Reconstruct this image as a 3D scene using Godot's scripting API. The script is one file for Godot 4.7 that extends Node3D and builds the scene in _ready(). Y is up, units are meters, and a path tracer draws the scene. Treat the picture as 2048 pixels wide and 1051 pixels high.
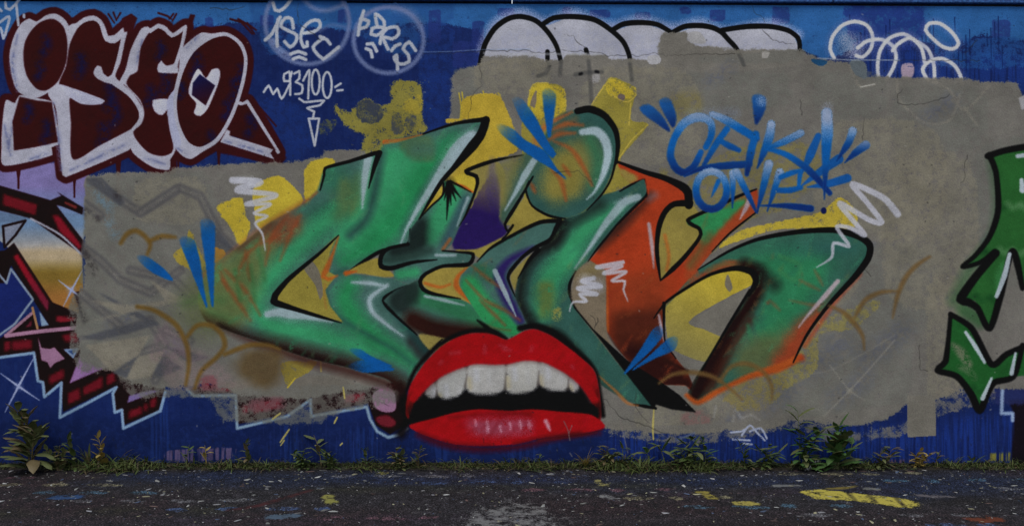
extends Node3D
# A painted street wall seen square on. Wall units below are "marks": 320 marks to the metre, 1024 at the middle of the wall face, counted downwards from 525.5 at 1.27 m above the asphalt.

const PER_M := 320.0
const EYE := 1.27
const PIGMENT := 0.68          # a white card reads 0.68 of full exposure in this dull light: swatches read off the photograph are divided by it to get the paint's own colour

# ------------------------------------------------------------------ a painter's surface
class Surface:
	var w: int
	var h: int
	var ox: float
	var oy: float
	var k: float
	var pix := PackedByteArray()
	var hgt := PackedByteArray()
	var nf := PackedByteArray()      # fine grain
	var nm := PackedByteArray()      # roller grain
	var nb := PackedByteArray()      # broad patches
	var nv := PackedByteArray()      # runs, stretched downwards
	var clip := PackedByteArray()
	var clipped := false
	var parts := []
	var cur = null
	var m := PackedByteArray()       # the mask being painted, and where it lies
	var mx := 0
	var my := 0
	var mw := 0
	var mh := 0

	func _init(x0: float, y0: float, x1: float, y1: float, scale: float, seed0: int):
		ox = x0; oy = y0; k = scale
		w = int((x1 - x0) * k); h = int((y1 - y0) * k)
		pix.resize(w * h * 3)
		hgt.resize(w * h); hgt.fill(128)
		nf = noise(seed0, 0.42, 2, 1.0); nm = noise(seed0 + 1, 0.045, 6, 1.0, 0.8); nb = noise(seed0 + 2, 0.012, 5, 1.0); nv = noise(seed0 + 3, 0.16, 3, 22.0)

	func noise(sd: int, freq: float, oct: int, stretch: float, gain := 0.55) -> PackedByteArray:
		var n := FastNoiseLite.new()
		n.seed = sd; n.frequency = freq; n.noise_type = FastNoiseLite.TYPE_SIMPLEX_SMOOTH
		n.fractal_octaves = oct; n.fractal_gain = gain
		var im := n.get_image(w, maxi(8, int(h / stretch)), false, false, true)
		im.convert(Image.FORMAT_L8)
		if stretch != 1.0: im.resize(w, h, Image.INTERPOLATE_CUBIC)
		return im.get_data()

	# -------- outlines
	func spline(p: Array, closed: bool, curve: bool) -> PackedVector2Array:
		var q := PackedVector2Array()
		for i in range(0, p.size() - 1, 2): q.append(Vector2((p[i] - ox) * k, (p[i + 1] - oy) * k))
		if not curve: return q
		var out := PackedVector2Array()
		var n := q.size()
		var last := n if closed else n - 1
		for i in last:
			var a := q[(i + n - 1) % n] if closed or i > 0 else q[i]
			var b := q[i]
			var c := q[(i + 1) % n]
			var d := q[(i + 2) % n] if closed or i + 2 < n else c
			var s := clampi(int(b.distance_to(c) / 5.0), 1, 14)
			for j in s: out.append(b.cubic_interpolate(c, b - (b - a) * 1.0, c + (d - c) * 1.0, 0.0) if false else crom(a, b, c, d, float(j) / s))
		if not closed: out.append(q[n - 1])
		return out

	func crom(a: Vector2, b: Vector2, c: Vector2, d: Vector2, t: float) -> Vector2:
		var l := b.distance_to(c)
		var t1 := (c - a).limit_length(l * 2.0) * 0.45
		var t2 := (d - b).limit_length(l * 2.0) * 0.45
		var t2s := t * t
		var t3 := t2s * t
		return b * (2.0 * t3 - 3.0 * t2s + 1.0) + t1 * (t3 - 2.0 * t2s + t) + c * (3.0 * t2s - 2.0 * t3) + t2 * (t3 - t2s)

	func frame(q: PackedVector2Array, pad: float) -> bool:
		var lo := Vector2(1e9, 1e9)
		var hi := -lo
		for v in q: lo = lo.min(v); hi = hi.max(v)
		mx = maxi(0, int(lo.x - pad)); my = maxi(0, int(lo.y - pad))
		mw = mini(w, int(hi.x + pad) + 2) - mx; mh = mini(h, int(hi.y + pad) + 2) - my
		if mw <= 0 or mh <= 0: return false
		m = PackedByteArray(); m.resize(mw * mh)
		return true

	func mask_poly(q: PackedVector2Array, soft: float) -> bool:
		if not frame(q, soft * 1.6 + 2.0): return false
		var acc := PackedInt32Array(); acc.resize(mw)
		var n := q.size()
		for y in mh:
			acc.fill(0)
			var used := false
			for sub in 3:
				var yy := my + y + (sub + 0.5) / 3.0
				var xs := PackedFloat32Array()
				for i in n:
					var a := q[i]
					var b := q[(i + 1) % n]
					if (a.y <= yy) != (b.y <= yy): xs.append(a.x + (yy - a.y) * (b.x - a.x) / (b.y - a.y))
				if xs.is_empty(): continue
				xs.sort(); used = true
				for i in range(0, xs.size() - 1, 2):
					var xa := clampf(xs[i] - mx, 0.0, mw)
					var xb := clampf(xs[i + 1] - mx, 0.0, mw)
					var ia := int(xa)
					var ib := int(xb)
					if ia == ib:
						if ia < mw: acc[ia] += int(85.0 * (xb - xa))
						continue
					acc[ia] += int(85.0 * (ia + 1 - xa))
					for x in range(ia + 1, ib): acc[x] += 85
					if ib < mw: acc[ib] += int(85.0 * (xb - ib))
			if used:
				var o := y * mw
				for x in mw:
					if acc[x]: m[o + x] = mini(255, acc[x])
		if soft > 1.2: soften(soft)
		return true

	func soften(soft: float):
		var im := Image.create_from_data(mw, mh, false, Image.FORMAT_L8, m)
		im.resize(maxi(2, int(mw / soft)), maxi(2, int(mh / soft)), Image.INTERPOLATE_LANCZOS)
		im.resize(mw, mh, Image.INTERPOLATE_CUBIC)
		m = im.get_data()

	func mask_line(q: PackedVector2Array, r: PackedFloat32Array, soft: float) -> bool:
		var most := 0.0
		for v in r: most = maxf(most, v)
		if not frame(q, most + soft + 1.0): return false
		var kk := 255.0 / maxf(soft, 0.8)
		for s in q.size() - 1:
			var ax := q[s].x
			var ay := q[s].y
			var dx := q[s + 1].x - ax
			var dy := q[s + 1].y - ay
			var inv := 1.0 / maxf(dx * dx + dy * dy, 1e-6)
			var r0 := r[s]
			var dr := r[s + 1] - r0
			var big := maxf(r0, r[s + 1]) + soft * 0.5 + 1.0
			var xa := maxi(int(minf(ax, ax + dx) - big), mx)
			var xb := mini(int(maxf(ax, ax + dx) + big) + 1, mx + mw)
			var ya := maxi(int(minf(ay, ay + dy) - big), my)
			var yb := mini(int(maxf(ay, ay + dy) + big) + 1, my + mh)
			for y in range(ya, yb):
				var py := y + 0.5 - ay
				var i := (y - my) * mw + xa - mx
				for x in range(xa, xb):
					var px := x + 0.5 - ax
					var t := clampf((px * dx + py * dy) * inv, 0.0, 1.0)
					var ex := px - t * dx
					var ey := py - t * dy
					var v := (r0 + t * dr - sqrt(ex * ex + ey * ey)) * kk + 127.0
					if v > m[i]: m[i] = 255 if v > 255.0 else int(v)
					i += 1
		return true

	# -------- laying the masked paint on
	# fade: [x0, y0, x1, y1] the spray thins out towards the first point; grain: share of dry, missing roller paint; rough: ragged edge; mist: loose spray dots in the soft edge; to: [x0, y0, x1, y1, colour] blends along a line; raise: thickness of the coat
	func lay(col: Color, o: Dictionary):
		var a: float = o.get("a", 1.0)
		var grain: float = o.get("grain", 0.0)
		var rough: float = o.get("rough", 0.0)
		var mist: float = o.get("mist", 0.35)
		var runs: float = o.get("runs", 0.0)
		var lift: int = o.get("raise", 0)
		var c0r := col.r * 255.0
		var c0g := col.g * 255.0
		var c0b := col.b * 255.0
		var grad: bool = o.has("to")
		var gx := 0.0
		var gy := 0.0
		var gd := 0.0
		var c1r := 0.0
		var c1g := 0.0
		var c1b := 0.0
		if grad:
			var t: Array = o.to
			var d := Vector2(t[2] - t[0], t[3] - t[1]) * k
			var l2 := d.length_squared()
			gx = d.x / l2; gy = d.y / l2
			gd = -((t[0] - ox) * k * gx + (t[1] - oy) * k * gy)
			c1r = t[4].r * 255.0 - c0r; c1g = t[4].g * 255.0 - c0g; c1b = t[4].b * 255.0 - c0b
		var fading: bool = o.has("fade")
		var fx := 0.0
		var fy := 0.0
		var fd := 0.0
		if fading:
			var f: Array = o.fade
			var d := Vector2(f[2] - f[0], f[3] - f[1]) * k
			var l2 := d.length_squared()
			fx = d.x / l2; fy = d.y / l2
			fd = -((f[0] - ox) * k * fx + (f[1] - oy) * k * fy)
		for y in mh:
			var j := y * mw
			var i := (my + y) * w + mx
			for x in mw:
				var v := m[j]
				j += 1
				if v == 0:
					i += 1
					continue
				var al := v / 255.0
				if rough > 0.0: al = clampf((al + (nm[i] * 0.65 + nf[i] * 0.35 - 127.5) / 255.0 * rough * 1.3 - 0.5) * 4.0 + 0.5, 0.0, 1.0)
				elif v < 250 and mist > 0.0: al = clampf(al + (nf[i] / 255.0 - 0.5) * mist * 8.0 * al * (1.0 - al), 0.0, 1.0)
				if grain > 0.0: al *= clampf(((nm[i] * 0.75 + nf[i] * 0.25) / 255.0 - grain) * 5.0 + 0.5, 0.0, 1.0)
				if runs > 0.0: al *= clampf((nv[i] / 255.0 - runs) * 5.0 + 0.5, 0.0, 1.0)
				if clipped: al *= clip[i] / 255.0
				al *= a
				if fading:
					var ft := clampf((mx + x) * fx + (my + y) * fy + fd, 0.0, 1.0)
					al = clampf(al * ft * (1.0 + 0.5 * (1.0 - ft) * (nf[i] - 128) / 64.0), 0.0, 1.0)
				if al > 0.003:
					var p := i * 3
					if grad:
						var t := clampf((mx + x) * gx + (my + y) * gy + gd, 0.0, 1.0)
						pix[p] = int(pix[p] + (c0r + c1r * t - pix[p]) * al + 0.5)
						pix[p + 1] = int(pix[p + 1] + (c0g + c1g * t - pix[p + 1]) * al + 0.5)
						pix[p + 2] = int(pix[p + 2] + (c0b + c1b * t - pix[p + 2]) * al + 0.5)
					else:
						pix[p] = int(pix[p] + (c0r - pix[p]) * al + 0.5)
						pix[p + 1] = int(pix[p + 1] + (c0g - pix[p + 1]) * al + 0.5)
						pix[p + 2] = int(pix[p + 2] + (c0b - pix[p + 2]) * al + 0.5)
					if lift != 0: hgt[i] = clampi(hgt[i] + int(lift * al), 0, 255)
				i += 1

	func poly(p: Array, col: Color, soft := 1.5, o := {}):
		var q := spline(p, true, o.get("curve", true))
		if mask_poly(q, soft * k): lay(col, o)
		if cur != null and not clipped and not o.get("quiet", false): cur.shapes.append(q)

	func line(p: Array, wide, col: Color, soft := 2.0, o := {}):
		var curve: bool = o.get("curve", true)
		var q := spline(p, false, curve)
		if o.get("closed", false):
			q = spline(p, true, curve)
			q.append(q[0])
		var r := PackedFloat32Array()
		r.resize(q.size())
		var total := 0.0
		for i in q.size() - 1: total += q[i].distance_to(q[i + 1])
		var run := 0.0
		var ws: Array = wide if wide is Array else [wide, wide]
		for i in q.size():
			var f := run / maxf(total, 0.001) * (ws.size() - 1)
			var a := mini(int(f), ws.size() - 2)
			r[i] = lerpf(ws[a], ws[a + 1], clampf(f - a, 0.0, 1.0)) * 0.5 * k
			if i < q.size() - 1: run += q[i].distance_to(q[i + 1])
		if mask_line(q, r, soft * k): lay(col, o)
		if cur != null and not clipped and not o.get("quiet", false):
			var mean := 0.0
			for v in r: mean += v / r.size()
			for z in Geometry2D.offset_polyline(q, maxf(mean, 1.5), Geometry2D.JOIN_ROUND, Geometry2D.END_ROUND):
				if not Geometry2D.is_polygon_clockwise(z): cur.shapes.append(z)

	func spot(x: float, y: float, r: float, col: Color, o := {}):   # a soft puff of spray
		line([x - 0.5, y, x + 0.5, y], r * 0.7, col, r * 1.1, o)

	func within(list: Array, soft := 1.0, curve := true):                          # masking: what follows stays inside these outlines
		clip = PackedByteArray(); clip.resize(w * h)
		for p in list:
			if mask_poly(spline(p, true, curve), soft * k):
				for y in mh:
					var i := (my + y) * w + mx
					for x in mw:
						if m[y * mw + x] > clip[i + x]: clip[i + x] = m[y * mw + x]
		clipped = true

	func unclip(): clipped = false

	func crack(p: Array, wide: float, col: Color, alpha: float):   # a broken, wandering line
		var out := []
		var r := RandomNumberGenerator.new()
		r.seed = int(p[0] * 7.0 + p[1] * 13.0) + 5
		for i in range(0, p.size() - 2, 2):
			var u := Vector2(p[i], p[i + 1])
			var v := Vector2(p[i + 2], p[i + 3])
			var n := maxi(1, int(u.distance_to(v) / 6.0))
			var side := (v - u).normalized().orthogonal()
			for j in n:
				var t := u.lerp(v, float(j) / n) + side * r.randf_range(-2.2, 2.2)
				out.append(t.x); out.append(t.y)
		out.append(p[p.size() - 2]); out.append(p[p.size() - 1])
		var ws := []
		for i in 9: ws.append(wide * r.randf_range(0.3, 1.3))
		line(out, ws, col, 1.3, {"curve": false, "a": alpha, "grain": 0.34, "raise": -80, "quiet": true})

	func begin(called: String, label := "", under := ""):
		cur = {"name": called, "label": label, "under": under, "shapes": []}
		parts.append(cur)

	func done(): cur = null

	func tone_mottle(fine: float, mid: float, broad: float):   # uneven pigment: dust in the paint, roller grain, faded patches
		for i in w * h:
			var f := 1.0 + ((nf[i] - 128) * fine + (nm[i] - 128) * mid + (nb[i] - 128) * broad) / 128.0
			var p := i * 3
			pix[p] = clampi(int(pix[p] * f + 0.5), 0, 255); pix[p + 1] = clampi(int(pix[p + 1] * f + 0.5), 0, 255); pix[p + 2] = clampi(int(pix[p + 2] * f + 0.5), 0, 255)

	func to_pigment(share: float):
		var lut := PackedByteArray(); lut.resize(256)
		for v in 256:
			var l := pow(v / 255.0, 2.2) / share
			lut[v] = int(pow(clampf(l, 0.004, 0.82), 1.0 / 2.2) * 255.0 + 0.5)
		for i in pix.size(): pix[i] = lut[pix[i]]

	func picture() -> ImageTexture: return ImageTexture.create_from_image(Image.create_from_data(w, h, false, Image.FORMAT_RGB8, pix))
	func relief() -> ImageTexture: return ImageTexture.create_from_image(Image.create_from_data(w, h, false, Image.FORMAT_L8, hgt))

static func c8(r: int, g: int, b: int) -> Color: return Color(r / 255.0, g / 255.0, b / 255.0)

# paints, as they read in the photograph's dull light
var NAVY := c8(28, 42, 92)
var BLUE := c8(30, 54, 116)
var SKYB := c8(46, 94, 150)
var BUFF := c8(113, 109, 100)
var BUFFG := c8(104, 104, 97)
var YEL := c8(182, 160, 54)
var OCHRE := c8(142, 130, 58)
var TEAL := c8(66, 100, 92)
var GREEN := c8(56, 142, 96)
var MINT := c8(66, 152, 104)
var OLIVE := c8(98, 108, 62)
var ORANGE := c8(164, 58, 30)
var ORANGE2 := c8(172, 86, 34)
var BROWN := c8(44, 22, 18)
var BLACK := c8(10, 10, 12)
var SILVER := c8(146, 164, 168)
var WHITE := c8(168, 167, 180)
var MAROON := c8(54, 13, 20)
var DARKM := c8(26, 6, 10)
var RED := c8(156, 14, 22)
var DRED := c8(112, 18, 28)
var TAGB := c8(14, 82, 148)
var DEEP := c8(12, 36, 108)
var PINK := c8(152, 112, 140)
var PURPLE := c8(40, 26, 84)
var CURL := c8(104, 78, 34)

# ------------------------------------------------------------------ the wall's paint, oldest coat first
func paint_wall() -> Surface:
	var s := Surface.new(-256, -20, 2304, 960, 0.8, 11)
	for i in s.w * s.h:
		s.pix[i * 3] = 26; s.pix[i * 3 + 1] = 40; s.pix[i * 3 + 2] = 88
	coat_blue(s)
	coat_left_piece(s)
	coat_bubbles(s)
	coat_loops(s)
	coat_iseo(s)
	coat_small_tags(s)
	coat_buff(s)
	coat_yellow(s)
	coat_letters(s)
	coat_mouth(s)
	coat_spikes(s)
	coat_blue_tag(s)
	coat_scribbles(s)
	coat_green_piece(s)
	wear(s)
	return s

func coat_blue(s: Surface):
	# streaky blue, rolled on in several lots
	s.poly([-256, -20, 2304, -20, 2304, 960, -256, 960], c8(28, 46, 98), 1.0, {"curve": false, "runs": 0.5, "a": 0.5})
	s.poly([-256, 120, 2304, 120, 2304, 960, -256, 960], c8(19, 31, 76), 1.0, {"curve": false, "grain": 0.52, "a": 0.7})
	s.poly([-256, 780, 2304, 780, 2304, 960, -256, 960], c8(24, 38, 86), 30.0, {"curve": false, "runs": 0.55, "a": 0.45})
	s.poly([1220, 855, 1580, 870, 2304, 800, 2304, 945, 1220, 945], c8(29, 54, 130), 20.0, {"curve": false, "runs": 0.46, "a": 0.6})
	s.poly([-256, 830, 1220, 860, 1220, 960, -256, 960], c8(18, 29, 66), 26.0, {"curve": false, "grain": 0.4, "a": 0.7})
	for r in [[1010, 885, 60, 40], [560, 900, 36, 50], [300, 880, 40, 80], [700, 900, 60, 46], [860, 905, 40, 30]]:
		s.poly([r[0], r[1] - r[3], r[0] + r[2], r[1] - r[3], r[0] + r[2], r[1] + r[3], r[0], r[1] + r[3]], c8(31, 55, 117), 8.0, {"curve": false, "runs": 0.48, "a": 0.5})
	# the lighter blue band under the coping
	s.poly([-256, -20, 2304, -20, 2304, 60, 2100, 90, 1960, 70, 1900, 96, 1800, 70, 1650, 120, 1600, 100, 980, 110, 960, 60, 870, 44, 700, 60, 520, 44, 250, 60, -256, 70], SKYB, 9.0, {"curve": false, "rough": 1.1, "grain": 0.2})
	s.poly([510, -20, 900, -20, 900, 40, 800, 110, 650, 40, 560, 110, 510, 60], c8(38, 76, 132), 16.0, {"rough": 1.1, "grain": 0.4, "a": 0.7})
	s.poly([300, 330, 320, 240, 560, 200, 640, 260, 560, 340], BLUE, 18.0, {"rough": 1.2, "grain": 0.45, "a": 0.5})
	s.poly([840, 60, 905, 60, 905, 260, 850, 270], BLUE, 14.0, {"rough": 1.2, "grain": 0.45, "a": 0.6})
	# square roller ends, dark and violet
	for r in [[857, 20, 24, 66], [995, 16, 34, 16], [1125, 14, 18, 14], [1180, 20, 40, 16], [1420, 20, 30, 22], [1545, 14, 34, 34], [945, 42, 22, 50], [905, 82, 52, 52], [1985, 40, 36, 36], [1360, 14, 22, 14], [676, 20, 24, 26], [520, 30, 26, 20], [410, 34, 14, 24], [1270, 24, 30, 14]]:
		s.poly([r[0], r[1], r[0] + r[2], r[1], r[0] + r[2], r[1] + r[3], r[0], r[1] + r[3]], c8(37, 50, 109), 5.0, {"curve": false, "rough": 0.9, "grain": 0.34, "a": 0.75})
	s.poly([1700, 10, 1840, 8, 1850, 60, 1800, 110, 1720, 96, 1690, 50], c8(34, 52, 116), 16.0, {"rough": 1.4, "grain": 0.36, "a": 0.85})
	s.poly([1700, 100, 2050, 108, 2304, 110, 2304, 190, 1700, 170], c8(28, 50, 112), 8.0, {"curve": false, "rough": 0.9, "runs": 0.34})
	s.poly([1880, 84, 2060, 78, 2060, 128, 1880, 132], c8(36, 76, 135), 10.0, {"rough": 1.3, "grain": 0.42, "a": 0.8})
	# dark paint runs on the right
	for i in 26:
		var x := 1700.0 + fmod(i * 137.5, 340.0)
		var y := 30.0 + fmod(i * 53.7, 70.0)
		s.line([x, y, x + 1, y + 24 + fmod(i * 31.0, 60.0)], [2.4, 1.2], c8(15, 26, 70), 1.5, {"a": 0.7})
	for i in 60:
		var x := 1210.0 + fmod(i * 211.3, 860.0)
		var y := 850.0 + fmod(i * 37.1, 50.0)
		s.line([x, y, x + 0.6, y + 26 + fmod(i * 17.0, 46.0)], [2.0, 1.2], c8(14, 22, 69), 1.5, {"a": 0.5})
	for i in 36:
		var x := 520.0 + fmod(i * 173.9, 320.0)
		var y := 838.0 + fmod(i * 29.0, 50.0)
		s.line([x, y, x, y + 20 + fmod(i * 23.0, 50.0)], [2.0, 1.0], c8(39, 53, 109), 1.5, {"a": 0.35})
	s.poly([330, 902, 470, 896, 462, 918, 330, 920], c8(98, 82, 112), 5.0, {"rough": 1.0, "runs": 0.42, "a": 0.8})
	s.poly([1770, 920, 1850, 920, 1850, 936, 1770, 936], c8(120, 82, 84), 5.0, {"runs": 0.5, "a": 0.7})
	s.poly([1980, 906, 2022, 904, 2020, 922, 1980, 921], c8(134, 126, 48), 3.0, {"curve": false, "runs": 0.42, "a": 0.9})
	s.poly([2018, 800, 2120, 790, 2120, 930, 2022, 930, 2030, 830], c8(22, 14, 24), 4.0, {"curve": false})
	s.poly([1990, 690, 2110, 670, 2110, 790, 1985, 800], c8(42, 48, 93), 14.0, {"rough": 1.2, "a": 0.8})
	s.line([2006, 772, 2004, 826, 2026, 826, 2026, 840], 7, c8(150, 170, 200), 4.0, {"curve": false, "a": 0.9})

func coat_left_piece(s: Surface):
	s.begin("painted_shards", "older maroon and pink shard lettering half covered by grey paint")
	# a sunset panel behind the beams
	s.poly([-60, 345, 110, 325, 175, 350, 200, 420, 165, 480, 164, 640, 120, 640, 20, 500, -60, 430], c8(122, 112, 160), 3.0, {"to": [80, 370, 80, 440, c8(98, 125, 158)]})
	s.within([[-60, 345, 110, 325, 175, 350, 200, 420, 165, 480, 164, 640, 120, 640, 20, 500, -60, 430]])
	s.poly([0, 436, 220, 436, 220, 530, 0, 530], c8(105, 130, 160), 14.0, {"to": [100, 450, 100, 506, c8(178, 164, 148)]})
	s.poly([0, 512, 220, 512, 220, 660, 0, 660], c8(170, 152, 122), 12.0, {"to": [100, 516, 100, 548, c8(122, 102, 41)]})
	s.poly([0, 552, 220, 552, 220, 680, 0, 680], c8(124, 100, 44), 14.0, {"to": [100, 556, 100, 590, c8(150, 103, 52)]})
	s.unclip()
	# beams
	s.poly([-120, 350, 0, 371, 100, 400, 122, 391, 113, 383, 166, 415, 164, 429, 122, 412, 112, 410, 167, 482, 161, 507, 61, 437, 0, 421, -120, 410], DARKM, 2.0, {"curve": false})
	s.poly([6, 388, 73, 409, 70, 430, 5, 409], c8(102, 21, 30), 4.0, {"curve": false})
	s.poly([104, 430, 118, 432, 162, 490, 160, 500, 118, 462], c8(125, 22, 36), 5.0, {"curve": false})
	s.line([130, 405, 150, 414], [4, 6], c8(102, 39, 36), 3.0)
	s.line([61, 437, 118, 468, 161, 507, 176, 520], 4.0, c8(160, 162, 176), 3.0)
	s.poly([-60, 424, 0, 424, 56, 437, 46, 443, 0, 444, -60, 440], c8(92, 112, 140), 3.0)
	s.poly([6, 449, 46, 443, 12, 491], c8(126, 132, 150), 3.0, {"curve": false})
	s.line([50, 441, 30, 470, 8, 494, 5, 452, 50, 441], 5, DARKM, 2.0, {"curve": false})
	s.poly([-100, 520, 9, 500, 27, 485, 104, 604, 170, 631, 170, 652, 97, 650, 60, 590, 21, 530, 12, 562, -40, 600], DARKM, 2.0, {"curve": false})
	s.poly([26, 513, 34, 507, 97, 604, 94, 622, 61, 572], c8(131, 20, 34), 4.0, {"curve": false, "to": [40, 540, 96, 620, c8(108, 33, 55)]})
	s.poly([112, 632, 150, 636, 150, 648, 112, 642], c8(117, 26, 37), 4.0)
	s.poly([146, 584, 158, 582, 172, 640, 160, 626], DARKM, 2.0, {"curve": false})
	s.poly([21, 540, 64, 598, 40, 640, 0, 680, -60, 700, -60, 560, 0, 566, 12, 566], c8(26, 37, 93), 2.0, {"curve": false})
	s.line([-10, 540, 12, 566, 21, 538, 65, 598, 28, 648, 0, 668, -40, 690], 4.5, c8(128, 142, 160), 2.5, {"curve": false})
	# the long dark foot with red cells
	s.poly([-120, 680, 0, 676, 64, 622, 76, 652, 151, 640, 160, 692, 226, 690, 300, 720, 330, 780, 317, 821, 248, 849, 242, 820, 229, 824, 225, 786, 232, 771, 126, 823, 119, 764, 88, 793, 85, 764, 75, 761, 67, 705, 0, 714, -120, 730], DARKM, 2.0, {"curve": false})
	s.line([11, 670, 63, 626], 6, c8(150, 112, 130), 2.0)
	s.line([11, 671, 80, 662, 151, 655], 8, c8(160, 118, 142), 2.5)
	s.line([64, 615, 74, 656], 5, c8(155, 114, 80), 2.0)
	s.poly([78, 622, 97, 650, 82, 652], c8(124, 146, 170), 2.0, {"curve": false})
	s.poly([50, 654, 62, 640, 62, 652], c8(93, 31, 45), 2.0, {"curve": false})
	for c in [[8, 683, 20, 682, 20, 699, 8, 702], [24, 682, 62, 679, 62, 697, 24, 699], [124, 670, 156, 664, 156, 684, 128, 682], [97, 752, 126, 737, 127, 755, 99, 768], [136, 786, 158, 775, 160, 797, 135, 808], [166, 774, 204, 752, 204, 774, 166, 790], [213, 750, 228, 744, 230, 762, 213, 770], [258, 821, 283, 812, 283, 827, 257, 837], [300, 799, 312, 793, 311, 812, 300, 816], [288, 808, 294, 806, 294, 820, 288, 822]]:
		s.poly(c, c8(102, 22, 32), 5.0, {"curve": false})
	s.poly([75, 673, 82, 695, 100, 697, 108, 694, 129, 717, 108, 726, 100, 736, 94, 724, 82, 720], PINK, 2.0, {"curve": false})
	s.poly([166, 694, 240, 690, 217, 732, 138, 766], c8(146, 108, 158), 2.5, {"curve": false})
	s.poly([126, 698, 157, 695, 146, 717], c8(120, 142, 176), 2.0, {"curve": false})
	s.poly([134, 701, 151, 699, 145, 709], c8(45, 67, 112), 2.0, {"curve": false})
	s.poly([258, 790, 300, 780, 318, 781, 254, 805], c8(115, 98, 147), 2.5, {"curve": false})
	s.line([-60, 722, 0, 714, 67, 705, 75, 761, 85, 764, 88, 793, 122, 765, 119, 834, 175, 805, 232, 774, 225, 786, 229, 824, 243, 819, 246, 856, 320, 821, 330, 783], 6, c8(122, 148, 176), 3.0, {"curve": false})
	# what is left of it low in the middle
	s.poly([374, 776, 480, 760, 800, 740, 816, 800, 808, 850, 780, 868, 752, 850, 736, 806, 625, 828, 622, 800, 570, 828, 474, 848, 472, 786, 386, 788], DARKM, 2.5, {"curve": false})
	for c in [[404, 762, 416, 758, 420, 776, 404, 776], [430, 768, 500, 762, 500, 780, 430, 782], [484, 812, 496, 808, 496, 824, 486, 828], [506, 806, 560, 796, 560, 814, 508, 826], [690, 790, 728, 784, 728, 800, 690, 806]]:
		s.poly(c, c8(116, 28, 41), 5.0, {"curve": false})
	s.poly([745, 790, 760, 776, 780, 776, 792, 796, 790, 820, 770, 824, 750, 814], PINK, 2.0)
	s.poly([700, 762, 750, 758, 790, 786, 760, 778], c8(150, 104, 130), 3.0)
	s.poly([752, 834, 776, 830, 792, 844, 782, 854, 758, 848], c8(110, 31, 42), 4.0)
	s.line([374, 778, 388, 791, 471, 790, 474, 856, 574, 832, 621, 798, 622, 832, 733, 813, 740, 838, 754, 862, 776, 874, 800, 868, 814, 856], 6, c8(126, 150, 172), 3.5, {"curve": false})
	s.done()
	# four-rayed stars
	for st in [[36, 772, -36, -26, 42, 28, 33, -61, -27, 52], [142, 580, -26, -20, 22, 16, 22, -40, -16, 32]]:
		s.line([st[0] + st[2], st[1] + st[3], st[0], st[1], st[0] + st[4], st[1] + st[5]], [1, 5, 1], c8(150, 158, 190), 2.5, {"curve": false})
		s.line([st[0] + st[6], st[1] + st[7], st[0], st[1], st[0] + st[8], st[1] + st[9]], [1, 5, 1], c8(150, 158, 190), 2.5, {"curve": false})
		s.spot(st[0], st[1], 14, c8(140, 150, 190), {"a": 0.6})

func coat_bubbles(s: Surface):
	s.begin("bubble_lettering", "white bubble humps outlined in black, lower half painted over grey")
	s.line([966, 96, 990, 48, 1042, 26, 1092, 44, 1144, 26, 1222, 52, 1281, 40, 1345, 56, 1400, 46, 1450, 62, 1542, 48, 1596, 70], 16, c8(168, 172, 204), 18.0, {"a": 0.8, "mist": 0.6})
	s.poly([962, 140, 966, 100, 990, 54, 1042, 34, 1092, 50, 1144, 32, 1188, 38, 1226, 60, 1281, 46, 1345, 64, 1400, 53, 1446, 64, 1495, 54, 1577, 62, 1600, 100, 1598, 130, 1300, 150], c8(170, 170, 180), 2.0)
	s.poly([980, 120, 1000, 70, 1060, 60, 1180, 60, 1400, 80, 1580, 80, 1590, 116], c8(146, 148, 166), 10.0, {"grain": 0.5, "a": 0.6, "quiet": true})
	for p in [[960, 130, 963, 112, 971, 86, 990, 56, 1017, 37, 1042, 33, 1071, 41, 1095, 63, 1113, 92, 1122, 124], [1086, 48, 1107, 36, 1144, 33, 1188, 39, 1222, 60, 1247, 84, 1259, 112, 1262, 140], [1225, 60, 1247, 48, 1281, 45, 1315, 49, 1345, 66], [1345, 65, 1369, 53, 1400, 51, 1425, 55, 1443, 64, 1457, 79, 1474, 98, 1484, 124], [1445, 60, 1495, 53, 1542, 53, 1577, 61, 1596, 75, 1600, 90, 1600, 104]]:
		s.line(p, [10, 11, 10, 9], BLACK, 1.6)
	s.line([1095, 103, 1095, 118], 9, BLACK, 1.6)
	s.line([1095, 118, 1098, 134], [8, 5], BLACK, 1.6)
	s.line([1172, 99, 1176, 112], 9, BLACK, 1.6)
	s.done()

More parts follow.
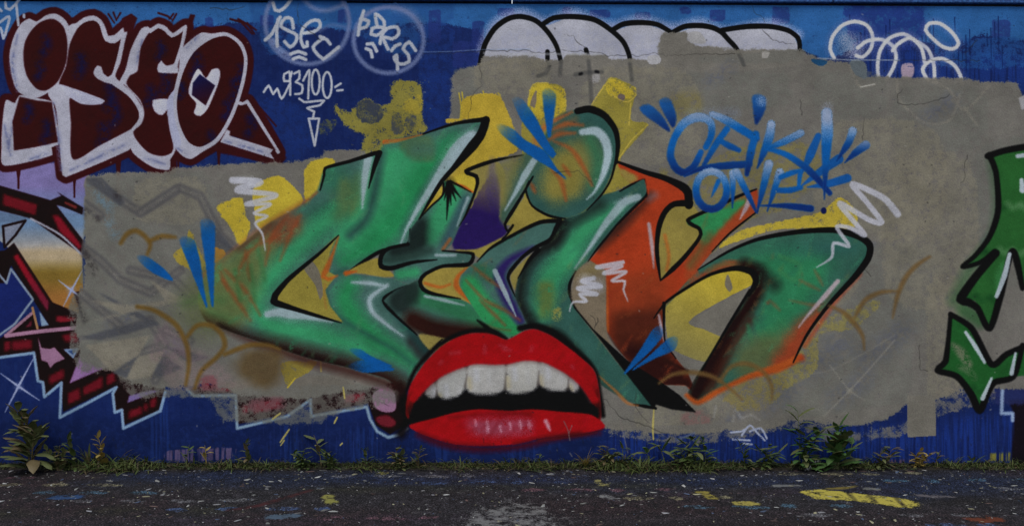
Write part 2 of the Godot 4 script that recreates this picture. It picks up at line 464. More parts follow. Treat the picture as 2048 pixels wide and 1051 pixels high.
func coat_loops(s: Surface):
	s.begin("white_loops_tag", "looping white spray tag on blue paint below the coping")
	s.spot(1703, 92, 40, WHITE, {"a": 0.8, "mist": 0.7})
	s.spot(1690, 74, 22, WHITE, {"a": 0.6, "mist": 0.7})
	s.spot(1712, 104, 22, WHITE, {"a": 0.7, "mist": 0.7})
	for p in [[1669, 116, 1661, 98, 1666, 73, 1685, 51, 1710, 43, 1735, 51, 1746, 73, 1742, 98, 1726, 114, 1713, 111], [1716, 96, 1735, 82, 1764, 79, 1786, 92, 1793, 114, 1787, 136, 1773, 160], [1759, 166, 1756, 133, 1761, 101, 1780, 76, 1808, 68, 1833, 82, 1856, 98, 1868, 127, 1870, 160], [1786, 101, 1795, 89, 1821, 76, 1843, 95, 1850, 124], [1856, 160, 1846, 139, 1859, 123, 1884, 117, 1909, 130, 1922, 152, 1925, 168], [1862, 73, 1852, 60, 1859, 47, 1881, 47, 1906, 66, 1918, 87, 1906, 98, 1884, 92, 1862, 73]]:
		s.line(p, 16, c8(111, 119, 166), 14.0, {"a": 0.35, "mist": 0.8, "quiet": true})
		s.line(p, 7.5, c8(196, 196, 200), 2.6)
	s.poly([1804, 130, 1826, 127, 1829, 145, 1820, 160, 1806, 158], c8(160, 142, 158), 2.0, {"grain": 0.3})
	s.done()

func coat_iseo(s: Surface):
	s.begin("maroon_lettering", "maroon and white ISEO throw-up lettering with a drop arrow")
	var i_top := [58, 37, 72, 43, 92, 30, 110, 27, 126, 36, 136, 50, 138, 90, 134, 130, 117, 168, 110, 176, 92, 187, 72, 196, 50, 192, 32, 179, 22, 148, 18, 110, 26, 75, 42, 46]
	var i_low := [11, 200, 29, 206, 38, 190, 74, 196, 105, 203, 107, 211, 119, 286, 102, 295, 104, 310, 8, 331, 2, 293, 4, 244]
	var s_out := [152, 46, 167, 35, 187, 31, 202, 40, 211, 57, 216, 72, 228, 70, 246, 55, 248, 65, 254, 63, 249, 84, 240, 126, 230, 152, 244, 167, 266, 187, 285, 217, 288, 236, 278, 255, 266, 263, 272, 282, 255, 301, 131, 354, 124, 350, 116, 266, 110, 213, 95, 187, 114, 167, 134, 120, 136, 52]
	var e_out := [250, 140, 261, 99, 282, 57, 295, 53, 300, 57, 316, 47, 333, 54, 345, 66, 373, 50, 366, 94, 356, 128, 350, 180, 345, 205, 344, 250, 352, 292, 347, 308, 340, 318, 338, 339, 310, 336, 285, 322, 262, 300, 262, 262, 284, 236, 280, 205, 249, 170, 238, 164]
	var o_out := [358, 129, 362, 99, 381, 80, 403, 65, 422, 67, 453, 65, 483, 85, 494, 118, 488, 166, 468, 229, 437, 282, 404, 304, 381, 318, 365, 312, 354, 301, 345, 285, 331, 228, 350, 180]
	var arrow := [440, 284, 470, 230, 480, 206, 496, 201, 558, 305, 549, 318, 495, 303, 440, 288]
	for p in [i_top, i_low, s_out, e_out, o_out, arrow]:
		s.line(p, 26, MAROON, 3.0, {"closed": true})
	s.poly([230, 60, 244, 36, 262, 27, 274, 36, 266, 60, 262, 130, 244, 150], MAROON, 2.0, {"curve": false})
	s.poly([336, 70, 372, 50, 380, 28, 390, 30, 376, 74, 360, 100], MAROON, 2.0, {"curve": false})
	s.poly([470, 240, 500, 192, 540, 250, 572, 316, 560, 330, 520, 320], MAROON, 3.0, {"curve": false})
	s.poly([430, 290, 560, 318, 566, 330, 440, 306], MAROON, 3.0, {"curve": false})
	# ticks and drips
	for t in [[216, 28, 228, 46], [226, 25, 232, 40], [240, 26, 232, 40], [316, 26, 334, 32, 342, 38], [346, 28, 338, 38], [352, 28, 344, 42], [460, 38, 482, 44, 504, 68], [476, 38, 500, 52, 512, 60], [494, 46, 508, 68], [520, 216, 552, 252], [512, 216, 546, 262]]:
		s.line(t, [4, 5, 3], MAROON, 2.0, {"curve": false})
	for d in [[36, 335, 376, 7], [148, 346, 394, 6], [236, 306, 390, 10], [356, 310, 337, 6], [437, 296, 336, 7], [306, 336, 350, 6]]:
		s.line([d[0], d[1], d[0], d[2]], [d[3] + 4, d[3] * 0.7, d[3] * 0.6], MAROON, 1.5)
	s.done()
	var faces := [
		[107, 38, 126, 53, 134, 84, 131, 126, 114, 164, 91, 181, 72, 177, 53, 152, 46, 118, 49, 84, 65, 57, 84, 42],
		[38, 193, 74, 201, 103, 204, 110, 250, 115, 284, 70, 294, 27, 301, 24, 243],
		[154, 57, 167, 42, 187, 37, 200, 46, 207, 65, 213, 78, 228, 83, 244, 74, 236, 114, 225, 150, 217, 156, 204, 147, 202, 133, 194, 131, 187, 145, 194, 156, 228, 167, 259, 190, 278, 217, 280, 238, 266, 255, 200, 290, 145, 318, 141, 244, 139, 196, 160, 207, 190, 209, 209, 202, 198, 196, 152, 179, 118, 169, 131, 133, 139, 88],
		[300, 63, 316, 53, 331, 61, 343, 72, 369, 61, 362, 91, 350, 125, 331, 131, 322, 122, 316, 129, 316, 144, 358, 145, 350, 179, 343, 200, 337, 228, 338, 255, 346, 289, 343, 305, 324, 312, 297, 305, 274, 282, 266, 263, 282, 248, 288, 226, 280, 200, 262, 180, 252, 167, 260, 150, 274, 143, 280, 99, 290, 76],
		[453, 69, 480, 88, 491, 118, 485, 164, 464, 228, 434, 278, 400, 297, 373, 285, 354, 244, 350, 198, 362, 145, 384, 103, 419, 76],
		[491, 208, 552, 301, 520, 290, 458, 270, 474, 214]]
	var whites := [i_top, i_low, s_out, e_out, o_out, arrow]
	var who := ["letter I", "", "letter S", "letter E", "letter O", "arrow"]
	for n in 6:
		if n != 1: s.begin("painted_letter" if n < 5 else "painted_arrow", "", "maroon_lettering")
		if n == 4:   # the O keeps a thin ring on the right
			s.poly(o_out, WHITE, 1.6)
		elif n == 5:
			s.poly([440, 284, 453, 259, 462, 263, 461, 272, 548, 297, 540, 306, 548, 318, 495, 301], WHITE, 1.6, {"curve": false})
			s.line([478, 206, 486, 208, 494, 203, 556, 304], 7, WHITE, 1.6, {"curve": false})
		else:
			s.poly(whites[n], WHITE, 1.6)
	s.done()
	# thin grey wear in the white bands
	for p in [[34, 180, 24, 130, 34, 70], [20, 310, 8, 250], [60, 318, 98, 306], [122, 340, 116, 280, 106, 206], [140, 340, 200, 312, 260, 284], [272, 128, 284, 80], [340, 250, 350, 290, 372, 308], [450, 282, 500, 296, 540, 308], [290, 316, 330, 328], [372, 96, 396, 72], [30, 230, 14, 300]]:
		s.line(p, [8, 14, 7], c8(120, 124, 156), 6.0, {"a": 0.5, "grain": 0.48})
		s.line(p, [2, 4, 1], c8(84, 90, 128), 4.0, {"a": 0.7, "grain": 0.46})
	for n in 6:
		s.poly(faces[n], c8(52, 9, 15), 2.0, {"curve": n != 1 and n != 5})
		s.within([faces[n]])
		for b in [[90, 90, 22], [78, 140, 20], [56, 225, 20], [92, 262, 24], [160, 130, 26], [220, 190, 30], [205, 270, 26], [320, 100, 20], [330, 165, 26], [300, 190, 22], [392, 130, 26], [470, 180, 26], [480, 150, 22], [452, 220, 20], [500, 250, 24], [420, 280, 20], [230, 230, 24], [362, 180, 18]]:
			s.line([b[0], b[1] - b[2] * 0.6, b[0] + 5, b[1], b[0] - 4, b[1] + b[2] * 0.7], b[2] * 0.7, c8(18, 24, 64), b[2] * 0.7, {"a": 0.8, "grain": 0.42})
		s.unclip()
	s.line([152, 56, 167, 42, 187, 37, 200, 46, 207, 65, 213, 78, 228, 82, 250, 66], [3, 6, 8, 7, 8, 10, 8, 4], WHITE, 1.6)
	s.line([244, 76, 236, 114, 225, 150, 217, 156], 5, WHITE, 1.6)
	s.line([228, 167, 259, 190, 278, 217, 280, 238, 266, 257], [8, 7, 6], WHITE, 1.6)
	s.poly([194, 131, 202, 135, 206, 146, 220, 158, 240, 170, 214, 166, 194, 157, 186, 145], WHITE, 1.6)
	s.poly([118, 169, 152, 179, 198, 196, 209, 202, 203, 208, 166, 208, 140, 195], c8(174, 174, 194), 1.6)
	s.line([300, 62, 316, 53, 331, 61, 343, 72, 371, 56], [8, 6, 5, 7, 3], WHITE, 1.6)
	s.line([368, 62, 362, 91, 350, 128], 5, WHITE, 1.6)
	s.poly([322, 121, 331, 133, 356, 136, 356, 146, 316, 144, 316, 129], WHITE, 1.6)
	s.line([358, 145, 350, 179, 343, 200, 336, 228], 5, WHITE, 1.6)
	s.poly([305, 200, 334, 198, 338, 212, 324, 230, 310, 224, 304, 210], c8(182, 182, 198), 2.0)
	s.poly([334, 200, 352, 180, 352, 240, 362, 290, 348, 292, 336, 240], c8(164, 166, 190), 1.6)
	s.line([453, 69, 480, 88, 491, 118, 485, 164, 464, 228, 434, 278, 400, 297, 373, 285, 354, 244, 350, 198, 362, 145, 384, 103, 419, 76], 7, WHITE, 1.6, {"closed": true})
	s.poly([396, 137, 411, 156, 423, 139, 437, 137, 440, 150, 434, 173, 415, 217, 400, 232, 387, 226, 392, 207, 377, 187, 381, 164], c8(186, 186, 200), 1.6)
	s.poly([399, 148, 430, 171, 411, 211, 383, 190, 385, 166], c8(24, 22, 60), 1.6, {"curve": false, "to": [395, 160, 410, 205, c8(46, 12, 24)]})

func ring(cx: float, cy: float, rx: float, ry: float) -> Array:
	var p := []
	for i in 20:
		p.append(cx + rx * cos(TAU * i / 20.0))
		p.append(cy + ry * sin(TAU * i / 20.0))
	return p

func coat_small_tags(s: Surface):
	var chalk := c8(168, 172, 182)
	s.begin("round_tag", "white round tag lettered over blue, left of the two")
	s.line(ring(614, 45, 84, 83), 9, c8(104, 117, 156), 6.0, {"closed": true, "a": 0.85, "mist": 0.5})
	s.line([578, 110, 560, 98, 546, 80], 9, c8(150, 158, 190), 5.0, {"quiet": true, "a": 0.6})
	for p in [[546, 6, 550, 20, 558, 22, 570, 14, 584, -4], [530, 80, 543, 68, 560, 34], [556, 38, 553, 60, 554, 92], [586, 56, 583, 38, 570, 36, 561, 52, 580, 63, 593, 70, 591, 84, 580, 94, 569, 83], [614, 84, 614, 92, 607, 94, 601, 76, 606, 56, 622, 42, 637, 41, 640, 54, 626, 64, 606, 66], [660, 88, 654, 80, 640, 73], [646, 76, 626, 94, 637, 111, 646, 118, 677, 94], [581, 108, 596, 103, 611, 108], [586, 118, 598, 114, 611, 119]]:
		s.line(p, 7, chalk, 2.6)
	s.line([603, -6, 626, 16, 654, 21, 686, 10], 9, c8(103, 118, 157), 7.0, {"a": 0.8})
	s.line([640, 62, 660, 50, 690, 54], 6, c8(94, 109, 153), 7.0, {"a": 0.6})
	s.done()
	s.begin("round_tag", "white round tag reading PARIS over blue, right of the two")
	s.line(ring(777, 80, 70, 66), 9, c8(108, 120, 159), 6.0, {"closed": true, "a": 0.85, "mist": 0.5})
	s.line([790, 14, 820, 26, 838, 50], 16, c8(103, 118, 157), 16.0, {"a": 0.5, "mist": 0.7})
	for p in [[716, 70, 719, 50, 727, 22], [721, 38, 737, 42, 732, 54, 720, 57], [754, 52, 751, 28, 768, 43, 765, 62, 752, 71, 742, 68, 744, 57, 757, 54, 770, 56], [760, 87, 763, 71, 774, 57, 794, 54, 797, 68, 784, 78, 766, 74, 776, 98], [783, 101, 790, 92, 800, 88], [831, 101, 818, 84, 806, 97, 816, 109, 818, 123, 808, 128, 794, 126, 788, 114, 793, 110, 795, 138], [734, 88, 745, 87, 753, 102], [732, 97, 741, 101, 744, 114]]:
		s.line(p, 7, chalk, 2.6)
	s.done()
	s.begin("number_tag", "white 93100 with a drop arrow below on dark blue")
	for p in [[527, 184, 537, 171, 546, 188, 554, 177, 563, 197, 578, 170], [580, 190, 580, 165, 578, 143, 568, 148, 568, 162, 578, 162, 583, 144], [588, 147, 598, 142, 598, 157, 591, 164, 604, 170, 603, 186, 590, 188], [606, 161, 618, 140, 617, 170, 616, 197], ring(631, 164, 8, 25) + [639, 164], ring(654, 170, 9, 26) + [663, 170], [670, 174, 681, 167], [674, 181, 685, 180], [598, 197, 608, 204, 648, 201, 640, 210, 614, 216, 628, 223, 626, 234]]:
		s.line(p, 4.6, c8(176, 178, 186), 2.0)
	s.line([617, 237, 638, 237, 629, 291, 617, 237], 4.6, c8(176, 178, 186), 2.0, {"curve": false})
	s.done()
	s.begin("corner_tag", "white scrawled tag ends at the upper left corner")
	for p in [[10, 5, 11, 16, 19, 19, 28, 11, 40, -4], [32, 10, 34, 30, 36, 50], [47, 30, 47, 34], [-40, 60, -10, 50, 17, 33, 12, 60, 6, 77, 0, 56, -20, 60], [-6, 14, 2, 22]]:
		s.line(p, 5.5, c8(158, 164, 180), 2.2)
	s.done()

func coat_buff(s: Surface):
	# grey roller paint put over the older pieces, thin in places
	s.begin("grey_cover_paint", "dull grey-beige roller paint that backs the big lettering")
	s.poly([168, 352, 250, 344, 340, 342, 352, 336, 470, 326, 600, 322, 646, 312, 648, 302, 690, 298, 760, 304, 850, 300, 900, 275, 903, 190, 902, 150, 930, 134, 958, 132, 962, 112, 1070, 112, 1082, 120, 1128, 120, 1130, 108, 1212, 108, 1216, 116, 1316, 120, 1320, 66, 1376, 64, 1380, 84, 1400, 92, 1480, 98, 1600, 98, 1640, 118, 1716, 128, 1728, 152, 1900, 156, 2036, 166, 2046, 190, 2304, 190, 2304, 770, 2030, 780, 1950, 770, 1900, 790, 1872, 800, 1816, 806, 1780, 836, 1720, 850, 1690, 852, 1640, 846, 1600, 838, 1545, 856, 1400, 866, 1320, 868, 1250, 862, 1208, 856, 1180, 840, 800, 760, 740, 776, 660, 786, 600, 800, 480, 790, 420, 766, 330, 776, 262, 768, 240, 750, 160, 720, 150, 650, 158, 600, 168, 560], BUFF, 9.0, {"curve": false, "rough": 1.0, "raise": 10, "a": 0.96})
	s.poly([240, 740, 420, 766, 470, 776, 780, 770, 800, 800, 690, 820, 620, 846, 440, 836, 424, 800, 330, 792, 262, 790], BUFFG, 12.0, {"rough": 1.2, "grain": 0.38, "a": 0.75, "quiet": true})
	s.poly([140, 600, 190, 590, 200, 740, 150, 730], BUFFG, 10.0, {"rough": 1.2, "grain": 0.4, "a": 0.8, "quiet": true})
	s.poly([1210, 846, 1400, 860, 1560, 850, 1600, 834, 1700, 864, 1820, 840, 1880, 780, 1980, 770, 1990, 800, 1880, 830, 1800, 870, 1660, 880, 1590, 856, 1400, 884, 1220, 868], BUFF, 10.0, {"rough": 1.3, "grain": 0.46, "a": 0.8, "quiet": true})
	s.done()
	s.within([[172, 356, 340, 348, 470, 332, 700, 304, 900, 270, 908, 140, 1000, 116, 1316, 120, 1600, 98, 2304, 180, 2304, 770, 1900, 790, 1600, 838, 1210, 856, 800, 780, 640, 832, 440, 822, 330, 782, 150, 720]], 3.0, false)
	# other lots of grey, squarish roller passes
	for r in [[170, 350, 240, 300], [905, 140, 60, 90], [1310, 150, 260, 60], [1400, 60, 200, 60], [1700, 500, 160, 150], [1560, 640, 240, 180], [1960, 300, 200, 250], [200, 600, 280, 120], [1480, 380, 160, 60], [700, 560, 140, 160], [1800, 180, 160, 110], [1640, 150, 120, 80]]:
		s.poly([r[0], r[1], r[0] + r[2], r[1], r[0] + r[2], r[1] + r[3], r[0], r[1] + r[3]], BUFFG, 14.0, {"rough": 1.2, "grain": 0.36, "a": 0.55})
	for r in [[1180, 150, 200, 160], [1650, 260, 220, 200], [1540, 480, 160, 120], [1780, 330, 160, 260], [960, 120, 130, 60], [1860, 560, 60, 240], [280, 360, 120, 80], [1280, 800, 180, 60]]:
		s.poly([r[0], r[1], r[0] + r[2], r[1], r[0] + r[2], r[1] + r[3], r[0], r[1] + r[3]], c8(122, 116, 100), 14.0, {"rough": 1.2, "grain": 0.4, "a": 0.55})
	for b in [[1640, 720, 80], [1700, 780, 60], [1770, 690, 70], [1560, 800, 50], [1440, 150, 40], [1460, 840, 40], [1720, 500, 40], [470, 600, 60], [250, 640, 50], [330, 700, 60], [1880, 220, 50], [2000, 470, 40]]:
		s.line([b[0] - b[2] * 0.5, b[1] + b[2] * 0.3, b[0], b[1], b[0] + b[2] * 0.5, b[1] - b[2] * 0.4], b[2] * 0.5, c8(84, 86, 98), b[2] * 0.6, {"grain": 0.5, "a": 0.75})
	for b in [[180, 360, 216, 420], [200, 400, 240, 400], [215, 440, 230, 470]]:
		s.line(b, 20, c8(98, 118, 130), 14.0, {"grain": 0.5, "a": 0.6})
	# the older pieces ghost through
	var ghost := c8(86, 84, 84)
	for g in [[168, 352, 280, 425, 360, 376, 400, 392, 440, 470, 470, 500], [280, 425, 352, 378], [160, 490, 200, 520, 240, 560, 300, 585, 360, 540], [165, 405, 200, 430], [160, 585, 250, 660, 300, 640], [260, 540, 350, 560, 380, 590], [230, 720, 330, 690, 300, 640], [330, 720, 310, 760], [330, 660, 380, 680]]:
		s.line(g, 19, ghost, 6.0, {"curve": false, "a": 0.85, "grain": 0.3})
		s.line(g, 5, c8(130, 126, 114), 6.0, {"curve": false, "a": 0.42, "grain": 0.36})
	for g in [[152, 676, 230, 655, 290, 640, 240, 622, 268, 620, 320, 648, 200, 680], [220, 748, 273, 711, 250, 762], [300, 758, 327, 711, 366, 736, 330, 750], [327, 690, 418, 714, 377, 726], [192, 582, 236, 602, 288, 640, 250, 622], [168, 356, 200, 352, 250, 404, 240, 412], [420, 440, 470, 500, 440, 520, 400, 470]]:
		s.poly(g, c8(74, 75, 80), 4.0, {"curve": false, "a": 0.85, "grain": 0.3})
	for g in [[150, 650, 242, 626, 180, 600, 260, 610, 330, 600, 300, 560, 370, 600], [170, 690, 300, 670, 276, 711, 220, 740], [250, 762, 276, 712, 330, 700, 300, 752]]:
		s.poly(g, c8(126, 120, 106), 4.0, {"curve": false, "a": 0.85, "grain": 0.26})
	s.poly([330, 640, 300, 720, 380, 700], c8(122, 100, 106), 8.0, {"a": 0.4, "grain": 0.4})
	s.poly([330, 715, 400, 700, 470, 770, 340, 776], c8(124, 102, 104), 10.0, {"a": 0.4, "grain": 0.4})
	s.poly([400, 755, 430, 752, 430, 776, 400, 778], c8(116, 49, 60), 6.0, {"a": 0.55, "grain": 0.4})
	s.poly([500, 800, 566, 794, 566, 816, 500, 820], c8(112, 59, 69), 6.0, {"a": 0.55, "grain": 0.4})
	for g in [[1098, 134, 1092, 146, 1076, 152], [1176, 112, 1180, 150, 1183, 204], [1151, 149, 1176, 145, 1204, 144], [1260, 128, 1264, 160], [1122, 124, 1120, 150], [1476, 100, 1488, 130]]:
		s.line(g, 8, c8(64, 64, 64), 4.0, {"a": 0.6, "grain": 0.34})
	s.line([1160, 148, 1163, 147], 6, c8(22, 22, 24), 3.0)
	s.line([1192, 143, 1196, 144], 6, c8(22, 22, 24), 3.0)
	s.poly([1184, 150, 1200, 148, 1198, 164, 1186, 166], c8(150, 148, 150), 3.0, {"grain": 0.36, "a": 0.7})
	for g in [[1795, 160, 1800, 200, 1850, 245, 1900, 240, 1920, 190], [1850, 155, 1900, 180, 1930, 220, 1980, 170], [1930, 215, 1955, 250], [1700, 130, 1712, 160, 1722, 174, 1750, 168]]:
		s.line(g, 5, c8(132, 126, 114), 4.0, {"a": 0.5, "grain": 0.4})
	s.line([1722, 174, 1750, 168], 2, c8(170, 168, 160), 1.5)
	s.line([1560, 750, 1660, 740, 1790, 670], 3, c8(136, 132, 122), 3.0, {"a": 0.3})
	s.line([1640, 840, 1710, 770, 1790, 680], 3, c8(138, 134, 124), 3.0, {"a": 0.55, "grain": 0.3})
	s.line([1660, 730, 1700, 780, 1730, 800], 3, c8(138, 134, 124), 3.0, {"a": 0.45, "grain": 0.3})
	s.spot(1700, 782, 10, c8(150, 144, 126), {"a": 0.6})
	s.poly([1366, 826, 1410, 822, 1420, 850, 1370, 858], c8(130, 76, 83), 8.0, {"a": 0.45, "grain": 0.46})
	for g in [[1428, 834, 1432, 812], [1466, 846, 1472, 818, 1484, 836, 1500, 828, 1520, 840]]:
		s.line(g, 5, c8(140, 138, 134), 3.0, {"a": 0.5, "grain": 0.36})
	s.unclip()
	for g in [[166, 412, 206, 438, 192, 444, 164, 430], [162, 478, 196, 536, 188, 556, 160, 508], [152, 584, 176, 640, 166, 648, 150, 600], [228, 374, 244, 390, 240, 404, 226, 392]]:
		s.poly(g, c8(44, 38, 40), 7.0, {"curve": false, "grain": 0.5, "a": 0.6})
	s.poly([1376, 66, 1400, 64, 1412, 86, 1380, 84], c8(160, 158, 158), 2.0, {"rough": 0.6})
	s.poly([1296, 112, 1320, 112, 1320, 126, 1298, 128], c8(166, 164, 166), 2.0, {"rough": 0.6})
	s.poly([1524, 104, 1540, 104, 1534, 117, 1524, 116], c8(150, 146, 140), 2.0, {"rough": 0.6})
	s.poly([1622, 118, 1656, 122, 1646, 132, 1630, 128], c8(33, 75, 111), 2.0, {"rough": 0.6})
	s.poly([1700, 122, 1730, 124, 1734, 156, 1712, 150], c8(96, 104, 108), 4.0, {"rough": 0.9})
	s.begin("hanging_grey_strip", "narrow grey roller strip hanging into the blue at the lower right")
	s.poly([1815, 790, 1872, 790, 1873, 871, 1816, 874], BUFF, 2.0, {"curve": false, "rough": 0.5, "raise": 12})
	s.done()
	# left scribble ghosts at the far right, and a pale tag low down
	s.begin("low_tag", "small white worn tag low on the wall above the weeds")
	s.line([1462, 864, 1484, 862, 1490, 858], 4, c8(150, 156, 176), 2.0, {"grain": 0.3})
	for p in [[1484, 870, 1500, 850, 1514, 864, 1530, 880], [1466, 878, 1500, 880], [1486, 886, 1504, 888], [1500, 862, 1522, 856, 1534, 876]]:
		s.line(p, 4, c8(150, 156, 176), 2.0, {"grain": 0.3})
	s.done()
	s.line([1356, 878, 1388, 866], 5, c8(96, 108, 140), 4.0, {"a": 0.7})

func coat_yellow(s: Surface):
	s.begin("yellow_roller_patch", "small yellow roller patch at the far left, under the white zigzag")
	s.poly([433, 412, 448, 404, 470, 395, 485, 396, 492, 430, 500, 450, 490, 484, 480, 492, 462, 458, 440, 428], YEL, 7.0, {"rough": 0.9, "grain": 0.24})
	s.done()
	s.begin("yellow_roller_patch", "square yellow roller patch right under the white zigzag")
	s.poly([508, 372, 540, 354, 560, 352, 582, 368, 606, 404, 560, 436, 520, 462, 508, 420], YEL, 5.0, {"rough": 0.8})
	s.done()
	s.begin("yellow_roller_patch", "narrow upright yellow roller patch left of the letter C")
	s.poly([613, 330, 640, 318, 668, 318, 672, 328, 652, 336, 640, 380, 612, 402, 608, 350], YEL, 6.0, {"rough": 0.9})
	s.done()
	s.begin("yellow_roller_patch", "dry yellow dab behind the two left blue spikes")
	s.poly([346, 506, 370, 490, 380, 460, 398, 500, 422, 548, 400, 550, 376, 536, 356, 526], c8(150, 132, 56), 6.0, {"rough": 1.0, "grain": 0.3})
	s.done()
	s.poly([424, 494, 452, 506, 430, 528], c8(160, 112, 46), 5.0, {"rough": 0.8})
	# dry olive-yellow patch, blue showing through
	s.begin("yellow_roller_patch", "dry olive-yellow paint patch on blue with a round bare spot")
	s.poly([666, 208, 683, 218, 706, 223, 717, 203, 734, 197, 768, 211, 783, 197, 785, 164, 840, 168, 843, 226, 854, 256, 837, 270, 768, 285, 766, 306, 728, 304, 726, 268, 694, 257, 686, 246], c8(127, 119, 58), 9.0, {"rough": 1.3, "grain": 0.3, "raise": 20})
	s.done()
	s.poly([716, 206, 734, 200, 762, 212, 766, 232, 752, 246, 730, 246, 714, 232], c8(43, 51, 73), 5.0, {"rough": 1.3, "grain": 0.4, "a": 0.85})
	s.poly([784, 230, 800, 226, 806, 262, 788, 266], c8(56, 62, 78), 6.0, {"rough": 1.3, "grain": 0.46, "a": 0.8})
	s.poly([812, 236, 830, 230, 830, 256, 814, 260], c8(56, 62, 78), 6.0, {"rough": 1.3, "grain": 0.48, "a": 0.8})
	s.poly([806, 206, 842, 190, 842, 226, 810, 222], c8(150, 134, 54), 6.0, {"rough": 1.0, "grain": 0.4, "a": 0.9})
	s.poly([640, 246, 674, 240, 660, 264, 644, 270], c8(87, 89, 60), 6.0, {"rough": 1.3, "grain": 0.5, "a": 0.8})
	s.begin("yellow_roller_patch", "bright yellow paint patch between the first two big letters")
	s.poly([924, 200, 949, 189, 975, 187, 998, 191, 1010, 210, 1022, 240, 1036, 300, 985, 322, 960, 380, 930, 420, 838, 440, 880, 362, 940, 290, 975, 236, 890, 246, 890, 238, 920, 236], c8(177, 151, 54), 5.0, {"rough": 0.8, "raise": 16})
	s.done()
	for p in [[918, 186, 922, 214, 920, 240], [924, 184, 926, 200], [966, 182, 968, 190], [1000, 190, 996, 186]]:
		s.line(p, 2.5, YEL, 1.4)
	s.begin("yellow_roller_patch", "yellow paint patch behind the big letter with the round head")
	s.poly([1066, 168, 1096, 166, 1127, 176, 1132, 220, 1112, 260, 1180, 216, 1204, 176, 1222, 154, 1250, 164, 1273, 176, 1268, 200, 1262, 240, 1296, 250, 1240, 320, 1280, 350, 1244, 376, 1200, 400, 1160, 440, 1090, 442, 1050, 400, 1044, 300, 1044, 240, 1056, 205], OCHRE, 3.0, {"rough": 0.9, "grain": 0.26, "raise": 14})
	s.poly([1066, 170, 1127, 178, 1130, 214, 1100, 240, 1058, 230], YEL, 4.0, {"rough": 0.9, "grain": 0.36, "quiet": true})
	s.poly([1212, 166, 1226, 158, 1268, 178, 1262, 196, 1220, 192], YEL, 4.0, {"rough": 0.9, "grain": 0.4, "quiet": true})
	s.done()
	s.poly([1236, 188, 1250, 190, 1246, 204, 1238, 202], c8(110, 96, 90), 3.0, {"rough": 0.9})
	s.poly([1066, 190, 1074, 180, 1070, 216, 1060, 212], c8(120, 108, 92), 3.0, {"rough": 0.9})
	for p in [[1056, 205, 1066, 170, 1096, 166], [1128, 178, 1132, 212, 1128, 222], [1270, 176, 1272, 190, 1256, 204, 1240, 200, 1222, 188], [1183, 210, 1204, 178, 1222, 156], [1262, 206, 1258, 250], [1238, 317, 1264, 280, 1296, 250]]:
		s.line(p, 2.6, c8(178, 158, 69), 1.4, {"grain": 0.3, "raise": 20})
	s.poly([1345, 190, 1400, 186, 1400, 230, 1350, 240], c8(118, 109, 70), 12.0, {"grain": 0.4, "a": 0.7})
	s.begin("yellow_roller_patch", "pale yellow paint under the blue tag and around the last big letter")
	s.poly([1320, 330, 1366, 380, 1400, 330, 1500, 290, 1620, 290, 1640, 360, 1560, 420, 1500, 440, 1430, 500, 1330, 560, 1310, 480, 1330, 410], c8(120, 111, 65), 12.0, {"rough": 1.0, "grain": 0.44, "a": 0.7})
	s.poly([1416, 520, 1440, 496, 1500, 474, 1560, 458, 1640, 456, 1706, 456, 1716, 430, 1694, 400, 1676, 396, 1640, 424, 1560, 442, 1470, 466], YEL, 4.0, {"rough": 1.0, "grain": 0.3, "a": 0.92})
	s.done()
	s.poly([1330, 405, 1372, 398, 1400, 430, 1404, 462, 1390, 490, 1320, 560, 1312, 470], c8(139, 125, 63), 4.0, {"rough": 0.8, "grain": 0.2})
	s.line([1330, 470, 1338, 510, 1334, 540], 7, ORANGE2, 5.0, {"a": 0.6})
	s.begin("yellow_roller_patch", "yellow paint patch inside the leg of the last big letter")
	s.poly([1332, 606, 1360, 584, 1420, 548, 1468, 538, 1510, 552, 1506, 568, 1456, 594, 1378, 644, 1440, 670, 1418, 722, 1352, 702, 1336, 680], YEL, 2.0, {"rough": 0.6, "grain": 0.1, "to": [1460, 560, 1380, 720, c8(131, 122, 73)]})
	s.done()
	s.poly([1376, 644, 1500, 572, 1440, 672], BUFF, 2.0, {"curve": false, "rough": 0.5})
	s.poly([1456, 548, 1466, 576, 1460, 584, 1450, 570], c8(120, 112, 94), 2.0, {"rough": 0.9})
	s.poly([1600, 660, 1640, 640, 1760, 600, 1730, 640, 1690, 660, 1640, 670, 1630, 740, 1560, 780, 1540, 760], c8(126, 118, 72), 8.0, {"rough": 1.2, "grain": 0.46, "a": 0.9})
	s.poly([1450, 700, 1560, 690, 1570, 770, 1520, 820, 1450, 800], c8(122, 111, 67), 14.0, {"rough": 1.2, "grain": 0.46, "a": 0.8})
	s.poly([560, 728, 580, 722, 632, 722, 620, 742, 590, 758, 574, 772, 566, 752], c8(134, 120, 55), 3.0, {"rough": 1.2, "grain": 0.34})
	s.line([575, 774, 590, 756], 3, YEL, 1.5, {"grain": 0.3})
	for p in [[686, 774, 689, 796], [641, 722, 642, 742], [560, 884, 578, 858], [561, 890, 568, 880], [668, 846, 674, 834], [544, 838, 560, 826], [630, 890, 638, 892], [680, 890, 684, 886], [1308, 818, 1306, 856, 1307, 878]]:
		s.line(p, [2.5, 4, 3], c8(167, 154, 87), 1.4, {"raise": 20})

